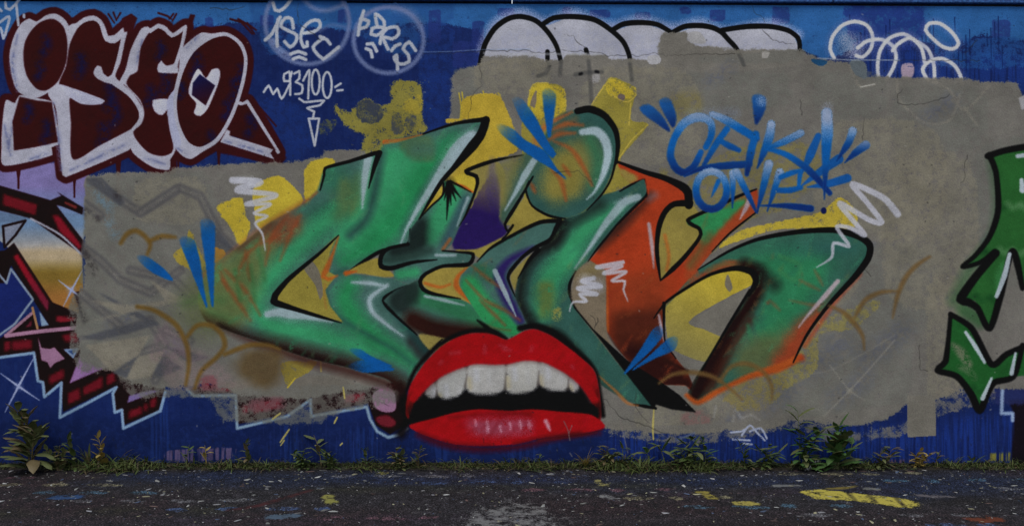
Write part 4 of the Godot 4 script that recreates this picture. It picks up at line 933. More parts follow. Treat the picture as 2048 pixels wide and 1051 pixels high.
func coat_mouth(s: Surface):
	var lip := [812, 830, 815, 790, 821, 769, 848, 727, 882, 693, 912, 675, 943, 666, 973, 666, 994, 671, 1013, 679, 1034, 669, 1052, 660, 1071, 658, 1101, 670, 1131, 690, 1165, 717, 1189, 742, 1198, 778, 1202, 820, 1196, 845, 830, 846]
	var gap := [816, 838, 833, 796, 851, 778, 876, 757, 912, 739, 949, 728, 991, 729, 1019, 727, 1049, 721, 1086, 724, 1113, 736, 1138, 751, 1165, 775, 1183, 803, 1198, 822, 1196, 842, 1183, 834, 1125, 826, 1065, 820, 1019, 824, 958, 820, 912, 826, 867, 838, 818, 850]
	var low := [818, 850, 867, 836, 912, 824, 958, 818, 1019, 821, 1065, 818, 1125, 823, 1183, 829, 1210, 854, 1156, 868, 1080, 876, 1034, 887, 973, 891, 912, 888, 876, 879, 836, 864]
	s.line([806, 800, 830, 740, 872, 694, 912, 670, 950, 660, 990, 662, 1013, 678], [6, 8, 8, 10, 9, 8, 6], c8(16, 14, 14), 6.0)
	s.line([1040, 656, 1070, 652, 1110, 668, 1150, 700, 1190, 738, 1200, 780, 1206, 830], [12, 14, 16, 12, 6, 6, 10], c8(16, 14, 14), 6.0)
	s.line([955, 640, 968, 650, 985, 664, 1012, 676], [4, 9, 8, 5], c8(14, 18, 14), 4.0)
	s.line([862, 704, 876, 686, 884, 678], [6, 4, 2], BLACK, 2.0)
	s.line([800, 770, 808, 840], 14, c8(34, 18, 16), 12.0)
	s.line([806, 800, 812, 840, 802, 866], 22, c8(16, 10, 12), 14.0, {"a": 0.9})
	s.line([838, 868, 880, 886, 960, 898, 1040, 892, 1110, 876, 1200, 866], [14, 16, 12, 14, 12, 5], c8(66, 14, 28), 12.0, {"a": 0.85})
	s.begin("painted_mouth", "wide open red-lipped mouth with white teeth below the letters")
	s.done()
	s.begin("upper_lip", "", "painted_mouth")
	s.poly(lip, RED, 2.5)
	s.done()
	s.within([lip], 2.0)
	s.line([826, 790, 850, 750, 900, 706], 14, c8(155, 18, 22), 14.0, {"a": 0.6})
	for p in [[970, 692, 969, 704], [1008, 698, 1020, 700], [1064, 694, 1062, 700], [900, 706, 918, 704], [1144, 732, 1146, 738], [880, 726, 884, 722], [1000, 690, 1010, 694]]:
		s.line(p, 6, c8(167, 69, 76), 8.0, {"a": 0.5, "mist": 0.8})
	s.line([818, 820, 826, 796], 16, c8(70, 8, 14), 16.0, {"a": 0.8})
	s.line([1194, 780, 1200, 830], 12, c8(70, 10, 14), 14.0, {"a": 0.8})
	s.line([880, 752, 960, 724, 1020, 724, 1090, 718], 6, c8(91, 11, 16), 8.0, {"a": 0.6})
	s.unclip()
	scuff(s, lip, [c8(134, 12, 20), c8(172, 26, 32), c8(120, 10, 18)], 110, 0.3)
	s.begin("open_mouth", "", "painted_mouth")
	s.poly(gap, c8(9, 9, 12), 4.0)
	s.done()
	s.poly([856, 778, 880, 758, 912, 742, 949, 730, 991, 731, 1019, 729, 1049, 723, 1086, 726, 1113, 738, 1140, 753, 1150, 770, 1130, 774, 1076, 770, 1010, 776, 930, 772, 880, 786], c8(122, 112, 106), 6.0, {"quiet": true})
	for t in [
		[[874, 776, 878, 750, 902, 734, 926, 728, 935, 746, 928, 780, 912, 793, 888, 797, 876, 790], c8(158, 157, 153)],
		[[934, 744, 940, 724, 976, 720, 1006, 721, 1013, 746, 1008, 778, 992, 787, 956, 788, 936, 782, 930, 766], c8(164, 162, 158)],
		[[1011, 742, 1020, 722, 1050, 714, 1074, 717, 1079, 742, 1072, 776, 1048, 785, 1024, 786, 1010, 778], c8(164, 162, 156)],
		[[1077, 740, 1084, 718, 1112, 728, 1134, 744, 1138, 766, 1132, 780, 1102, 780, 1082, 770], c8(160, 158, 154)],
		[[850, 784, 862, 764, 872, 768, 872, 792, 858, 794], c8(140, 138, 136)],
		[[1137, 758, 1146, 750, 1157, 764, 1155, 781, 1142, 781], c8(150, 146, 144)]]:
		s.begin("painted_tooth", "", "painted_mouth")
		s.poly(t[0], t[1], 6.0)
		s.done()
		s.within([t[0]], 3.0)
		var q: Array = t[0]
		s.line([q[0] + 4, q[1] + 14, q[0] + 6, q[1] + 30], 8, c8(168, 156, 122), 10.0, {"a": 0.7})
		s.line([q[0] + 18, q[1] - 4, q[0] + 20, q[1] + 14], 9, c8(172, 172, 176), 9.0, {"a": 0.75})
		s.line([q[0] + 44, q[1], q[0] + 46, q[1] + 22], 8, c8(170, 169, 168), 9.0, {"a": 0.5})
		s.unclip()
	for p in [[934, 748, 930, 772], [1012, 744, 1010, 776], [1078, 742, 1076, 768], [1137, 758, 1136, 778], [873, 780, 873, 792]]:
		s.line(p, [1, 2, 5], c8(60, 52, 48), 5.0, {"a": 0.6})
	s.line([833, 796, 851, 778, 876, 756, 912, 738, 949, 727, 991, 728, 1019, 726, 1049, 720, 1086, 723, 1113, 735, 1138, 750, 1165, 774, 1183, 802], 10, c8(96, 60, 58), 9.0, {"a": 0.5, "quiet": true})
	s.line([826, 796, 849, 770, 876, 748, 912, 731, 949, 720, 991, 721, 1019, 719, 1049, 713, 1086, 716, 1113, 728, 1140, 743, 1168, 768, 1190, 800], 15, RED, 5.0, {"quiet": true})
	s.spot(826, 824, 22, c8(14, 8, 10), {"a": 0.9})
	s.spot(1194, 816, 20, c8(14, 8, 10), {"a": 0.9})
	s.begin("lower_lip", "", "painted_mouth")
	s.poly(low, RED, 2.5)
	s.done()
	s.within([low], 2.0)
	s.line([900, 834, 1000, 826, 1060, 828], 8, c8(99, 12, 18), 10.0, {"a": 0.6})
	s.poly([930, 842, 970, 836, 1060, 838, 1064, 862, 1000, 872, 950, 868], c8(151, 72, 92), 16.0, {"a": 0.8, "grain": 0.3, "mist": 0.9})
	for p in [[974, 842, 976, 864], [950, 840, 952, 850], [1040, 842, 1042, 856], [1020, 846, 1022, 858], [1058, 842, 1060, 856], [1000, 852, 1002, 862]]:
		s.line(p, [4, 8, 3], c8(206, 160, 180), 6.0, {"a": 0.7, "mist": 0.8})
	s.line([1092, 842, 1100, 860], [8, 8, 3], c8(204, 170, 186), 6.0, {"a": 0.85})
	s.line([840, 866, 900, 886, 980, 892], 10, c8(93, 13, 21), 10.0, {"a": 0.7})
	s.line([1030, 888, 1090, 874, 1160, 866], 10, c8(91, 15, 21), 8.0, {"a": 0.7})
	s.unclip()
	scuff(s, low, [c8(130, 12, 20), c8(166, 26, 34), c8(116, 10, 18)], 70, 0.3)
	s.line([1076, 880, 1130, 872, 1180, 866, 1206, 858], [5, 9, 7, 2], c8(77, 19, 26), 5.0, {"a": 0.9})
	for p in [[1128, 842, 1136, 860, 1140, 880], [1138, 866, 1144, 850], [1240, 838, 1250, 880, 1256, 905], [1140, 905, 1144, 912]]:
		s.line(p, 2, c8(120, 112, 108), 2.0, {"a": 0.7})

func coat_spikes(s: Surface):
	# each spike: outline, then the blunt end where the spray thins and the point where it is full
	for g in [["three blue spray spikes over the round head", [[[991, 248, 1003, 248, 1026, 258, 1050, 280, 1089, 302, 1112, 335, 1133, 358, 1100, 335, 1070, 317, 1028, 289, 1003, 268], [988, 250, 1044, 286]], [[1024, 196, 1038, 194, 1050, 204, 1072, 236, 1094, 280, 1112, 308, 1106, 316, 1090, 302, 1066, 270, 1042, 238], [1028, 190, 1056, 244]], [[1085, 182, 1098, 176, 1112, 190, 1106, 240, 1100, 274, 1097, 274, 1091, 241], [1098, 170, 1098, 222]]]],
		["blue spray spikes at the left of the big letters", [[[358, 478, 372, 472, 388, 480, 394, 500, 400, 525, 406, 570, 414, 614, 412, 614, 394, 570, 378, 531], [370, 462, 384, 506]], [[400, 442, 414, 436, 429, 448, 428, 520, 426, 614, 423, 612, 410, 520], [414, 430, 416, 478]], [[272, 512, 286, 510, 302, 518, 330, 540, 345, 561, 311, 548, 288, 532], [268, 508, 310, 540]]]],
		["blue spray spikes at the lower left of the mouth", [[[698, 698, 720, 698, 740, 711, 784, 732, 750, 727, 720, 716], [690, 694, 740, 716]], [[694, 732, 720, 720, 740, 720, 788, 738, 750, 743, 725, 744], [690, 730, 748, 734]]]],
		["two blue spray spikes below the orange letter", [[[1248, 748, 1280, 700, 1306, 658, 1322, 650, 1326, 670, 1300, 702], [1326, 644, 1300, 684]], [[1264, 740, 1300, 710, 1340, 674, 1356, 674, 1350, 698, 1310, 716], [1362, 674, 1322, 702]]]]]:
		for p in g[1]:
			s.begin("blue_spray_spike", "one of the " + g[0] if g[1].size() > 2 else g[0])
			s.poly(p[0], TAGB, 3.0, {"mist": 0.6, "fade": p[1]})
			s.poly(p[0], TAGB, 2.0, {"mist": 0.4, "fade": p[1], "a": 0.8, "quiet": true})
			s.done()

func fade_stroke(s: Surface, p: Array, wide: Array, lo: float, hi: float, foot: float):   # blue body, white mist on its upper end, dark blue misted on its foot
	var w := wide.map(func(q): return q * 0.92)
	s.line(p, w, c8(16, 88, 158), 3.6, {"mist": 0.5})
	s.line(p, w, c8(146, 160, 184), 4.2, {"mist": 0.8, "quiet": true, "a": 0.92, "fade": [0, hi, 0, lo]})
	s.line(p, w, c8(10, 44, 106), 3.6, {"mist": 0.6, "quiet": true, "a": 0.95, "fade": [0, foot - 50, 0, foot - 4]})

func coat_blue_tag(s: Surface):
	s.begin("blue_tag", "shaded blue CEIKA ONE tag with ticks on grey")
	for t in [[[1678, 318, 1644, 341, 1600, 374], [19, 15, 2]], [[1695, 356, 1654, 368, 1616, 374], [17, 15, 3]], [[1637, 272, 1616, 321, 1604, 344], [13, 18, 6]]]:
		s.line(t[0], t[1], c8(24, 82, 148), 3.0)
	for t in [
		[[1412, 294, 1423, 270, 1421, 244, 1398, 234, 1370, 245, 1349, 276, 1341, 310, 1352, 336, 1370, 345, 1388, 332, 1402, 304], [13, 14, 16, 19, 18, 15, 15, 16, 15, 14, 12], 226, 268, 346],
		[[1424, 228, 1452, 240, 1479, 256, 1512, 276], [11, 18, 18, 17], 226, 254, 320],
		[[1454, 258, 1431, 290, 1408, 330], [14, 14, 8], 200, 230, 345],
		[[1442, 282, 1460, 292, 1478, 300], [11, 14, 10], 200, 220, 330],
		[[1370, 352, 1400, 338, 1440, 332, 1498, 328], [3, 13, 15, 15], 200, 220, 344],
		[[1512, 268, 1503, 300, 1494, 348], [15, 17, 9], 200, 220, 345],
		[[1543, 248, 1540, 270, 1532, 294, 1515, 336], [16, 20, 14, 2], 250, 290, 340],
		[[1602, 266, 1568, 283, 1531, 298], [15, 15, 8], 258, 294, 340],
		[[1531, 296, 1575, 310, 1620, 342, 1660, 386], [9, 13, 15, 10], 200, 220, 360],
		[[1654, 226, 1655, 260, 1653, 300, 1651, 350, 1649, 398], [22, 25, 18, 10, 1], 236, 290, 372],
		[[1706, 262, 1698, 284, 1674, 322], [17, 14, 1], 256, 290, 316],
		[[1732, 290, 1714, 303, 1690, 325], [18, 14, 1], 284, 306, 322],
		[ring(1423, 380, 31, 38) + [1454, 380], [15, 15], 338, 376, 424],
		[[1437, 362, 1430, 378, 1423, 394], [10, 8, 1], 320, 330, 430],
		[[1466, 346, 1466, 380, 1465, 416], [15, 11, 1], 344, 376, 424],
		[[1473, 344, 1494, 384, 1513, 424], [16, 13, 4], 338, 372, 420],
		[[1538, 328, 1528, 370, 1514, 426], [18, 14, 2], 326, 366, 420],
		[[1560, 344, 1550, 376, 1535, 422], [16, 12, 1], 340, 372, 424],
		[[1562, 354, 1580, 347, 1602, 340], [11, 12, 7], 300, 330, 420],
		[[1601, 344, 1598, 372], [11, 8], 300, 330, 420],
		[[1556, 380, 1580, 380, 1602, 375], [11, 13, 10], 300, 330, 420],
		[[1522, 411, 1568, 411, 1600, 414, 1622, 417], [2, 8, 13, 14], 300, 330, 412]]:
		fade_stroke(s, t[0], t[1], t[2], t[3], t[4])
	for t in [[[1505, 191, 1520, 188, 1531, 193, 1531, 218, 1513, 249, 1507, 221], 246], [[1279, 215, 1298, 208, 1325, 232, 1340, 263, 1311, 245, 1287, 228], 262], [[1318, 201, 1334, 194, 1342, 200, 1353, 232, 1346, 255, 1325, 221], 254]]:
		s.poly(t[0], c8(29, 82, 145), 3.0, {"fade": [0, t[1] - 76, 0, t[1] - 48], "mist": 0.6})
		s.poly(t[0], c8(12, 31, 87), 3.0, {"fade": [0, t[1] - 40, 0, t[1]], "a": 0.85, "quiet": true})
	s.spot(1524, 202, 16, c8(170, 184, 210), {"a": 0.7, "mist": 0.7})
	s.line([1648, 420, 1648, 422], 11, c8(12, 27, 76), 2.0)
	s.done()
	s.line([1470, 226, 1380, 230], 16, c8(120, 140, 170), 20.0, {"a": 0.3, "mist": 0.9})
	s.line([1655, 216, 1655, 240], 14, c8(150, 156, 176), 18.0, {"a": 0.5, "mist": 0.9})

func coat_scribbles(s: Surface):
	var chalk := c8(180, 180, 190)
	for g in [["white zigzag scribble over the yellow at upper left", [[464, 360, 520, 364, 474, 380, 552, 390, 492, 408, 540, 408, 508, 426, 534, 432, 510, 446, 524, 466, 530, 500]], [13, 14, 13, 12, 10, 9, 8, 7, 6, 5, 2]],
		["white zigzag scribble at the right end of the big letters", [[1796, 428, 1768, 396, 1706, 368, 1734, 404, 1764, 444, 1740, 440, 1680, 406, 1706, 440, 1730, 470, 1700, 455, 1674, 453, 1690, 478, 1698, 492, 1668, 486, 1664, 514, 1634, 534]], [14, 13, 12, 12, 11, 11, 11, 11, 11, 10, 10, 8, 8, 7, 6, 2]],
		["small white scribble on the orange letter", [[1246, 524, 1194, 534, 1243, 531, 1208, 546, 1252, 543, 1224, 561, 1250, 562, 1247, 578, 1256, 602]], [8, 9, 9, 9, 8, 7, 6, 5, 2]],
		["small white scribble beside the orange letter", [[1188, 556, 1164, 562, 1202, 572, 1156, 576, 1194, 588, 1160, 588, 1173, 602, 1146, 604, 1139, 622]], [9, 9, 9, 9, 9, 8, 7, 5, 2]]]:
		s.begin("white_scribble", g[0])
		for p in g[1]: s.line(p, g[2], chalk, 3.0, {"a": 0.86, "grain": 0.12})
		s.done()
	s.line([474, 362, 500, 362], 16, chalk, 10.0, {"a": 0.4, "mist": 0.9})
	s.line([1170, 560, 1196, 572], 24, chalk, 14.0, {"a": 0.5, "mist": 0.7})
	s.begin("brown_curl", "brown spray curls at the left end of the grey paint")
	for p in [[241, 486, 253, 468, 271, 461, 289, 472, 300, 489, 294, 508], [300, 481, 323, 472, 350, 474], [274, 613, 305, 619, 335, 636, 354, 652, 373, 690, 377, 730, 371, 769], [374, 673, 393, 651, 421, 650, 443, 668, 449, 692, 433, 714, 402, 742, 389, 776], [449, 708, 498, 690, 537, 690, 559, 698]]:
		s.line(p, [8, 10, 10, 9, 6], CURL, 6.0, {"a": 0.85})
	s.poly([476, 716, 500, 700, 540, 696, 566, 704, 560, 750, 536, 776, 500, 764, 474, 744], c8(87, 69, 41), 18.0, {"a": 0.8})
	s.done()
	s.begin("brown_curl", "brown spray curls at the right end of the big letters")
	for p in [[1318, 766, 1344, 749, 1380, 744, 1424, 752, 1460, 776, 1484, 798], [1438, 762, 1464, 732, 1496, 727, 1528, 744, 1544, 772, 1544, 798], [1659, 611, 1687, 624, 1711, 648, 1726, 672, 1729, 698], [1710, 634, 1731, 600, 1763, 584, 1796, 582], [1860, 513, 1834, 530, 1813, 553, 1796, 590, 1786, 635]]:
		s.line(p, [5, 9, 10, 8, 3], c8(106, 81, 46), 6.0, {"a": 0.8})
	s.done()

func coat_green_piece(s: Surface):
	s.begin("green_lettering", "green black-outlined letter cut by the right edge")
	var top := [1976, 311, 2000, 302, 2048, 294, 2200, 290, 2200, 580, 2046, 574, 2026, 502, 1980, 656, 1950, 600, 1923, 610, 1916, 588, 1990, 505, 1960, 524, 1926, 533, 1980, 473, 1996, 420, 1993, 346]
	var low := [1900, 626, 1946, 660, 1986, 730, 2020, 706, 2060, 690, 2200, 680, 2200, 740, 2030, 752, 1986, 764, 1960, 818, 1913, 752, 1874, 738, 1892, 722]
	s.line([1990, 320, 2000, 400, 1990, 470, 1940, 540, 1910, 600], 26, c8(41, 85, 47), 20.0, {"a": 0.5, "quiet": true})
	s.line([1930, 620, 1960, 640], 30, c8(45, 92, 49), 18.0, {"a": 0.7, "quiet": true})
	s.poly(top, c8(40, 91, 43), 2.5, {"curve": false})
	s.poly(low, c8(33, 86, 40), 2.5, {"curve": false})
	s.done()
	s.within([top, low], 2.0)
	for i in 26:
		var x := 1920.0 + fmod(i * 67.3, 140.0)
		var y := 320.0 + fmod(i * 91.7, 460.0)
		s.line([x, y, x + 10, y + 8, x + 24, y + 2], 11, c8(82, 125, 81) if i % 2 == 0 else c8(26, 70, 34), 10.0, {"a": 0.65})
	s.line([1908, 690, 1924, 706, 1938, 728], [10, 20, 14], c8(104, 110, 88), 9.0, {"grain": 0.4, "a": 0.9})
	s.line([1920, 734, 1940, 742, 1950, 756], [8, 14, 8], c8(96, 112, 84), 9.0, {"grain": 0.4, "a": 0.7})
	s.poly([1990, 560, 2010, 520, 2006, 600], c8(59, 123, 69), 8.0, {"a": 0.7})
	s.unclip()
	for kl in [[[1976, 312, 2010, 301, 2060, 293, 2200, 290], [12, 13, 15, 15]], [[1980, 310, 1993, 346, 1997, 420, 1980, 473, 1950, 512, 1926, 533, 1962, 524, 1990, 503], [12, 11, 12, 12, 10, 9, 9, 11]], [[1992, 506, 1950, 556, 1922, 598, 1938, 604, 1956, 616, 1980, 656, 2002, 590, 2026, 502, 2046, 576], [16, 16, 18, 12, 13, 14, 12, 14, 10]], [[1902, 628, 1892, 722, 1876, 740, 1914, 752, 1942, 786, 1960, 820, 1976, 786, 1990, 764, 2028, 752, 2046, 690], [8, 9, 12, 12, 13, 15, 13, 12, 11, 10]], [[1902, 628, 1944, 656, 1984, 728, 2014, 708, 2060, 688], [10, 12, 13, 12, 11]]]:
		s.line(kl[0], kl[1], BLACK, 3.5)
	for h in [[[2020, 508, 2010, 550, 1994, 592], [8, 11, 8]], [[1932, 664, 1950, 690, 1970, 724], [6, 9, 6]], [[2032, 706, 2024, 746], [5, 9]], [[1984, 756, 1966, 796], [5, 9]], [[2036, 312, 2090, 306], [8, 12]], [[2044, 360, 2046, 380], [8, 12]]]:
		s.line(h[0], h[1], c8(166, 178, 184), 3.0)

func wear(s: Surface):
	# cracks in the render, sharp dark lines that also break the relief
	for c in [[845, 107, 900, 107, 958, 102, 1058, 101, 1066, 107, 1130, 101, 1200, 104, 1216, 112, 1290, 111, 1310, 106, 1332, 111, 1400, 109, 1470, 108], [1600, 101, 1622, 106, 1640, 118, 1730, 120, 1800, 121, 1960, 121], [594, 6, 597, 50, 612, 57, 640, 80], [1128, 70, 1146, 72, 1160, 88, 1172, 96], [1470, 0, 1504, 10, 1508, 24, 1526, 36, 1530, 44], [1518, 50, 1540, 76, 1560, 84, 1590, 88], [1208, 796, 1228, 820, 1238, 832, 1260, 842, 1290, 850, 1310, 858, 1336, 868], [1270, 786, 1274, 820, 1300, 846], [1900, 190, 1860, 206, 1830, 208, 1812, 212, 1798, 206, 1797, 190, 1806, 178], [1935, 310, 1930, 330, 1932, 356, 1922, 366], [1730, 236, 1726, 280], [1722, 530, 1742, 552], [1130, 350, 1100, 346, 1160, 342, 1190, 374], [1840, 690, 1842, 740, 1856, 742], [1180, 630, 1190, 636, 1192, 650], [960, 130, 964, 170, 944, 190, 936, 240], [420, 16, 470, 20, 486, 14], [1955, 80, 1930, 110], [1196, 636, 1190, 660], [770, 806, 778, 812], [1600, 200, 1604, 230]]:
		s.crack(c, 1.6, c8(44, 42, 40), 0.6)
	# pale broken edges along the long ledge
	s.line([845, 104, 900, 103, 960, 99, 1060, 98], 1.6, c8(130, 150, 180), 1.6, {"curve": false, "a": 0.55, "raise": 30})
	s.line([1636, 116, 1700, 120, 1800, 120], 2.4, c8(150, 160, 176), 1.6, {"curve": false, "a": 0.7, "raise": 30})
	s.line([968, 106, 1010, 108, 1080, 108, 1200, 108], 5, c8(168, 168, 172), 2.0, {"curve": false, "a": 0.5})
	# a curled flake at the right
	s.poly([2038, 196, 2060, 186, 2070, 214, 2044, 220], c8(150, 148, 150), 2.0, {"curve": false, "raise": 60})
	# small chips, scrapes and spatter
	for i in 240:
		var x := fmod(i * 397.31 + 31.0, 2560.0) - 256.0
		var y := 20.0 + fmod(i * 211.77 + 17.0, 880.0)
		var l := 0.6 + fmod(i * 7.13, 3.0)
		var d := fmod(i * 1.7, 3.0)
		s.line([x, y, x + l * cos(d), y + l * sin(d) * 0.6], 1.5 + fmod(i * 0.37, 1.5), c8(150, 146, 138) if i % 4 == 0 else c8(36, 36, 38), 1.6, {"curve": false, "a": 0.5, "raise": -50})
	# soil splashed on the foot of the wall
	for i in 220:
		var x := fmod(i * 311.7 + 11.0, 2560.0) - 256.0
		var y := 872.0 + fmod(i * 17.91, 62.0)
		s.line([x, y, x + 1.0, y + 3.0 + fmod(i * 3.1, 6.0)], 1.8, c8(30, 26, 28), 2.0, {"a": 0.4})
	s.tone_mottle(0.12, 0.06, 0.09)
	# relief of the render: coarse trowel grain under a finer one
	for i in s.w * s.h:
		s.hgt[i] = clampi(s.hgt[i] + int((s.nm[i] - 128) * 0.3 + (s.nf[i] - 128) * 0.15 + (s.nb[i] - 128) * 0.2), 0, 255)
	s.to_pigment(PIGMENT)

# ------------------------------------------------------------------ the asphalt's paint spots, in centimetres: across, and out from the wall
func paint_ground() -> Surface:
	var s := Surface.new(-450, -6, 450, 214, 2.27, 41)
	for i in s.w * s.h:
		s.pix[i * 3] = 54; s.pix[i * 3 + 1] = 52; s.pix[i * 3 + 2] = 56
	# stains: bluish overspray near the wall, reddish and grey further out
	for b in [[-130, 30, 90, 22], [-30, 34, 80, 20], [60, 38, 90, 22], [140, 34, 60, 16], [200, 60, 50, 20], [-200, 24, 60, 14], [250, 40, 60, 30]]:
		s.line([b[0] - b[2] * 0.5, b[1], b[0], b[1] + 3, b[0] + b[2] * 0.5, b[1] - 2], b[3] * 1.3, c8(42, 50, 74), b[3] * 0.9, {"a": 0.8, "grain": 0.34})
	for b in [[-230, 90, 70, 40], [-100, 110, 60, 30], [180, 120, 90, 40], [60, 90, 80, 30], [-300, 40, 60, 40]]:
		s.line([b[0] - b[2] * 0.5, b[1], b[0] + b[2] * 0.5, b[1] - 2], b[3], c8(56, 42, 44), b[3] * 0.9, {"a": 0.6, "grain": 0.44})
	for i in 60:
		var x := fmod(i * 271.9, 880.0) - 440.0
		var z := 8.0 + fmod(i * 83.3, 190.0)
		s.line([x, z, x + 20 + fmod(i * 7.3, 40.0), z + fmod(i * 2.9, 8.0) - 4.0], [8, 16, 6], [c8(58, 50, 60), c8(52, 52, 44), c8(44, 48, 62), c8(40, 37, 37)][i % 4], 12.0, {"a": 0.7, "grain": 0.44})
	for i in 130:
		var x := fmod(i * 197.3, 860.0) - 430.0
		var z := 14.0 + fmod(i * 61.7, 180.0)
		var c: Color = [c8(66, 84, 122), c8(104, 104, 108), c8(70, 100, 120), c8(128, 122, 96), c8(96, 70, 78)][i % 5]
		s.line([x, z, x + 4 + fmod(i * 3.3, 14.0), z + fmod(i * 1.9, 5.0) - 2.0], [3, 7, 2], c, 3.0, {"a": 0.8, "grain": 0.46, "rough": 0.9})
	for i in s.w * s.h:   # stones in the tar
		var f := 1.0 + (s.nf[i] - 128) / 128.0 * 1.0 + (s.nm[i] - 128) / 128.0 * 0.5
		if s.nf[i] > 186: f += 0.6
		s.pix[i * 3] = clampi(int(s.pix[i * 3] * f), 8, 255); s.pix[i * 3 + 1] = clampi(int(s.pix[i * 3 + 1] * f), 8, 255); s.pix[i * 3 + 2] = clampi(int(s.pix[i * 3 + 2] * f), 8, 255)
	s.begin("yellow_road_stroke", "broad worn yellow paint stroke on the asphalt, below the right of the mural")
	s.poly([160, 57, 166, 55, 174, 53, 178, 56, 184, 57, 186, 60, 192, 62, 200, 66, 208, 69, 216, 77, 214, 83, 209, 88, 200, 86, 188, 78, 178, 74, 166, 73, 162, 66], c8(226, 210, 96), 3.0, {"curve": false, "rough": 1.3, "grain": 0.34})
	s.done()
	s.line([176, 52, 188, 50, 196, 46], [3, 5, 2], c8(150, 134, 70), 2.0, {"grain": 0.42})
	for c in [[186, 58, 184, 74], [196, 63, 193, 79], [208, 69, 205, 86]]:
		s.line(c, 2.2, c8(60, 54, 48), 1.6, {"grain": 0.46, "curve": false})
	s.begin("white_spray_patch", "worn white paint patch on the asphalt at the bottom centre")
	s.poly([-26, 150, -22, 118, -19, 100, -10, 88, 2, 82, 12, 82, 17, 96, 18, 118, 16, 150], c8(150, 150, 150), 14.0, {"rough": 1.6, "grain": 0.47, "a": 0.9})
	s.done()
	s.begin("grey_road_line", "short grey paint bar on the asphalt above the yellow stroke")
	s.poly([148, 44, 164, 43, 166, 46, 149, 48], c8(134, 136, 138), 2.0, {"rough": 1.2, "grain": 0.34})
	s.done()
	var spots := [["pale yellow paint splash, long one left of the yellow stroke", c8(198, 184, 96), [117, 78, 124, 76, 132, 80, 128, 84, 118, 83]], ["small forked yellow paint splash left of centre", c8(170, 166, 90), [-104, 65, -98, 64, -96, 72, -92, 80, -97, 83, -100, 74]], ["narrow yellow paint splash near the weeds left of the mouth", c8(168, 160, 80), [-84, 16, -74, 15, -72, 17, -82, 18]], ["pale yellow drips running out from the wall right of the mouth", c8(178, 172, 110), [48, 30, 51, 32, 53, 40, 56, 46, 52, 47, 50, 39]], ["yellow paint splash right of centre, one above another", c8(178, 164, 80), [101, 56, 110, 58, 108, 62, 112, 70, 106, 73, 104, 64]], ["grey paint smear near the foot of the wall under the grey paint", c8(112, 114, 116), [106, 11, 124, 12, 126, 15, 108, 16]], ["pale blue smear at the bottom left of centre", c8(96, 116, 136), [-124, 102, -110, 98, -106, 104, -120, 108]], ["blue splash at the far left of the asphalt", c8(62, 92, 140), [-252, 66, -240, 64, -232, 70, -244, 73, -250, 71]], ["small pale splash above the right end of the yellow stroke", c8(140, 140, 136), [196, 51, 204, 49, 208, 53, 198, 55]], ["orange splash at the bottom right corner", c8(128, 70, 50), [224, 106, 240, 104, 244, 110, 230, 114]], ["pale grey streaks at the right of the asphalt", c8(120, 116, 122), [214, 62, 236, 66, 246, 70, 226, 68]], ["white splash between the white patch and the yellow splashes", c8(156, 156, 158), [47, 64, 56, 68, 60, 73, 52, 71]]]
	for sp in spots:
		s.begin("paint_splash", sp[0])
		s.poly(sp[2], sp[1], 3.5, {"rough": 1.4, "grain": 0.4})
		s.done()
	s.line([-145, 92, -133, 84, -113, 55], [4, 5, 3], c8(92, 54, 56), 3.0, {"grain": 0.42})
	for i in s.w * s.h:
		s.hgt[i] = clampi(128 + int((s.nf[i] - 128) * 0.6 + (s.nm[i] - 128) * 0.3), 0, 255)
	s.to_pigment(GROUND_SHARE)
	return s

# ------------------------------------------------------------------ helpers
var rng := RandomNumberGenerator.new()
var taken := {}

func numbered(called: String) -> String:
	var n: int = taken.get(called, 0)
	taken[called] = n + 1
	return called if n == 0 else "%s_%03d" % [called, n]

func tag(o: Node, label: String, category: String, group := "") -> Node:
	o.set_meta("label", label); o.set_meta("category", category)
	if group != "": o.set_meta("group", group)
	return o

func put(called: String, mesh: Mesh, mat: Material, parent: Node) -> MeshInstance3D:
	var o := MeshInstance3D.new()
	o.name = numbered(called) if parent == self else called
	o.mesh = mesh
	o.material_override = null
	if mesh is ArrayMesh:
		for i in mesh.get_surface_count(): o.set_surface_override_material(i, mat)
	else: o.material_override = mat
	parent.add_child(o, true)
	return o

func flat(v: PackedVector3Array, uv: PackedVector2Array, idx: PackedInt32Array, normal: Vector3, bev := Vector3.ZERO) -> ArrayMesh:
	var a := []
	a.resize(Mesh.ARRAY_MAX)
	var n := PackedVector3Array(); n.resize(v.size()); n.fill(normal)
	a[Mesh.ARRAY_VERTEX] = v; a[Mesh.ARRAY_NORMAL] = n; a[Mesh.ARRAY_TEX_UV] = uv; a[Mesh.ARRAY_INDEX] = idx
	var m := ArrayMesh.new()
	m.add_surface_from_arrays(Mesh.PRIMITIVE_TRIANGLES, a)
	return m

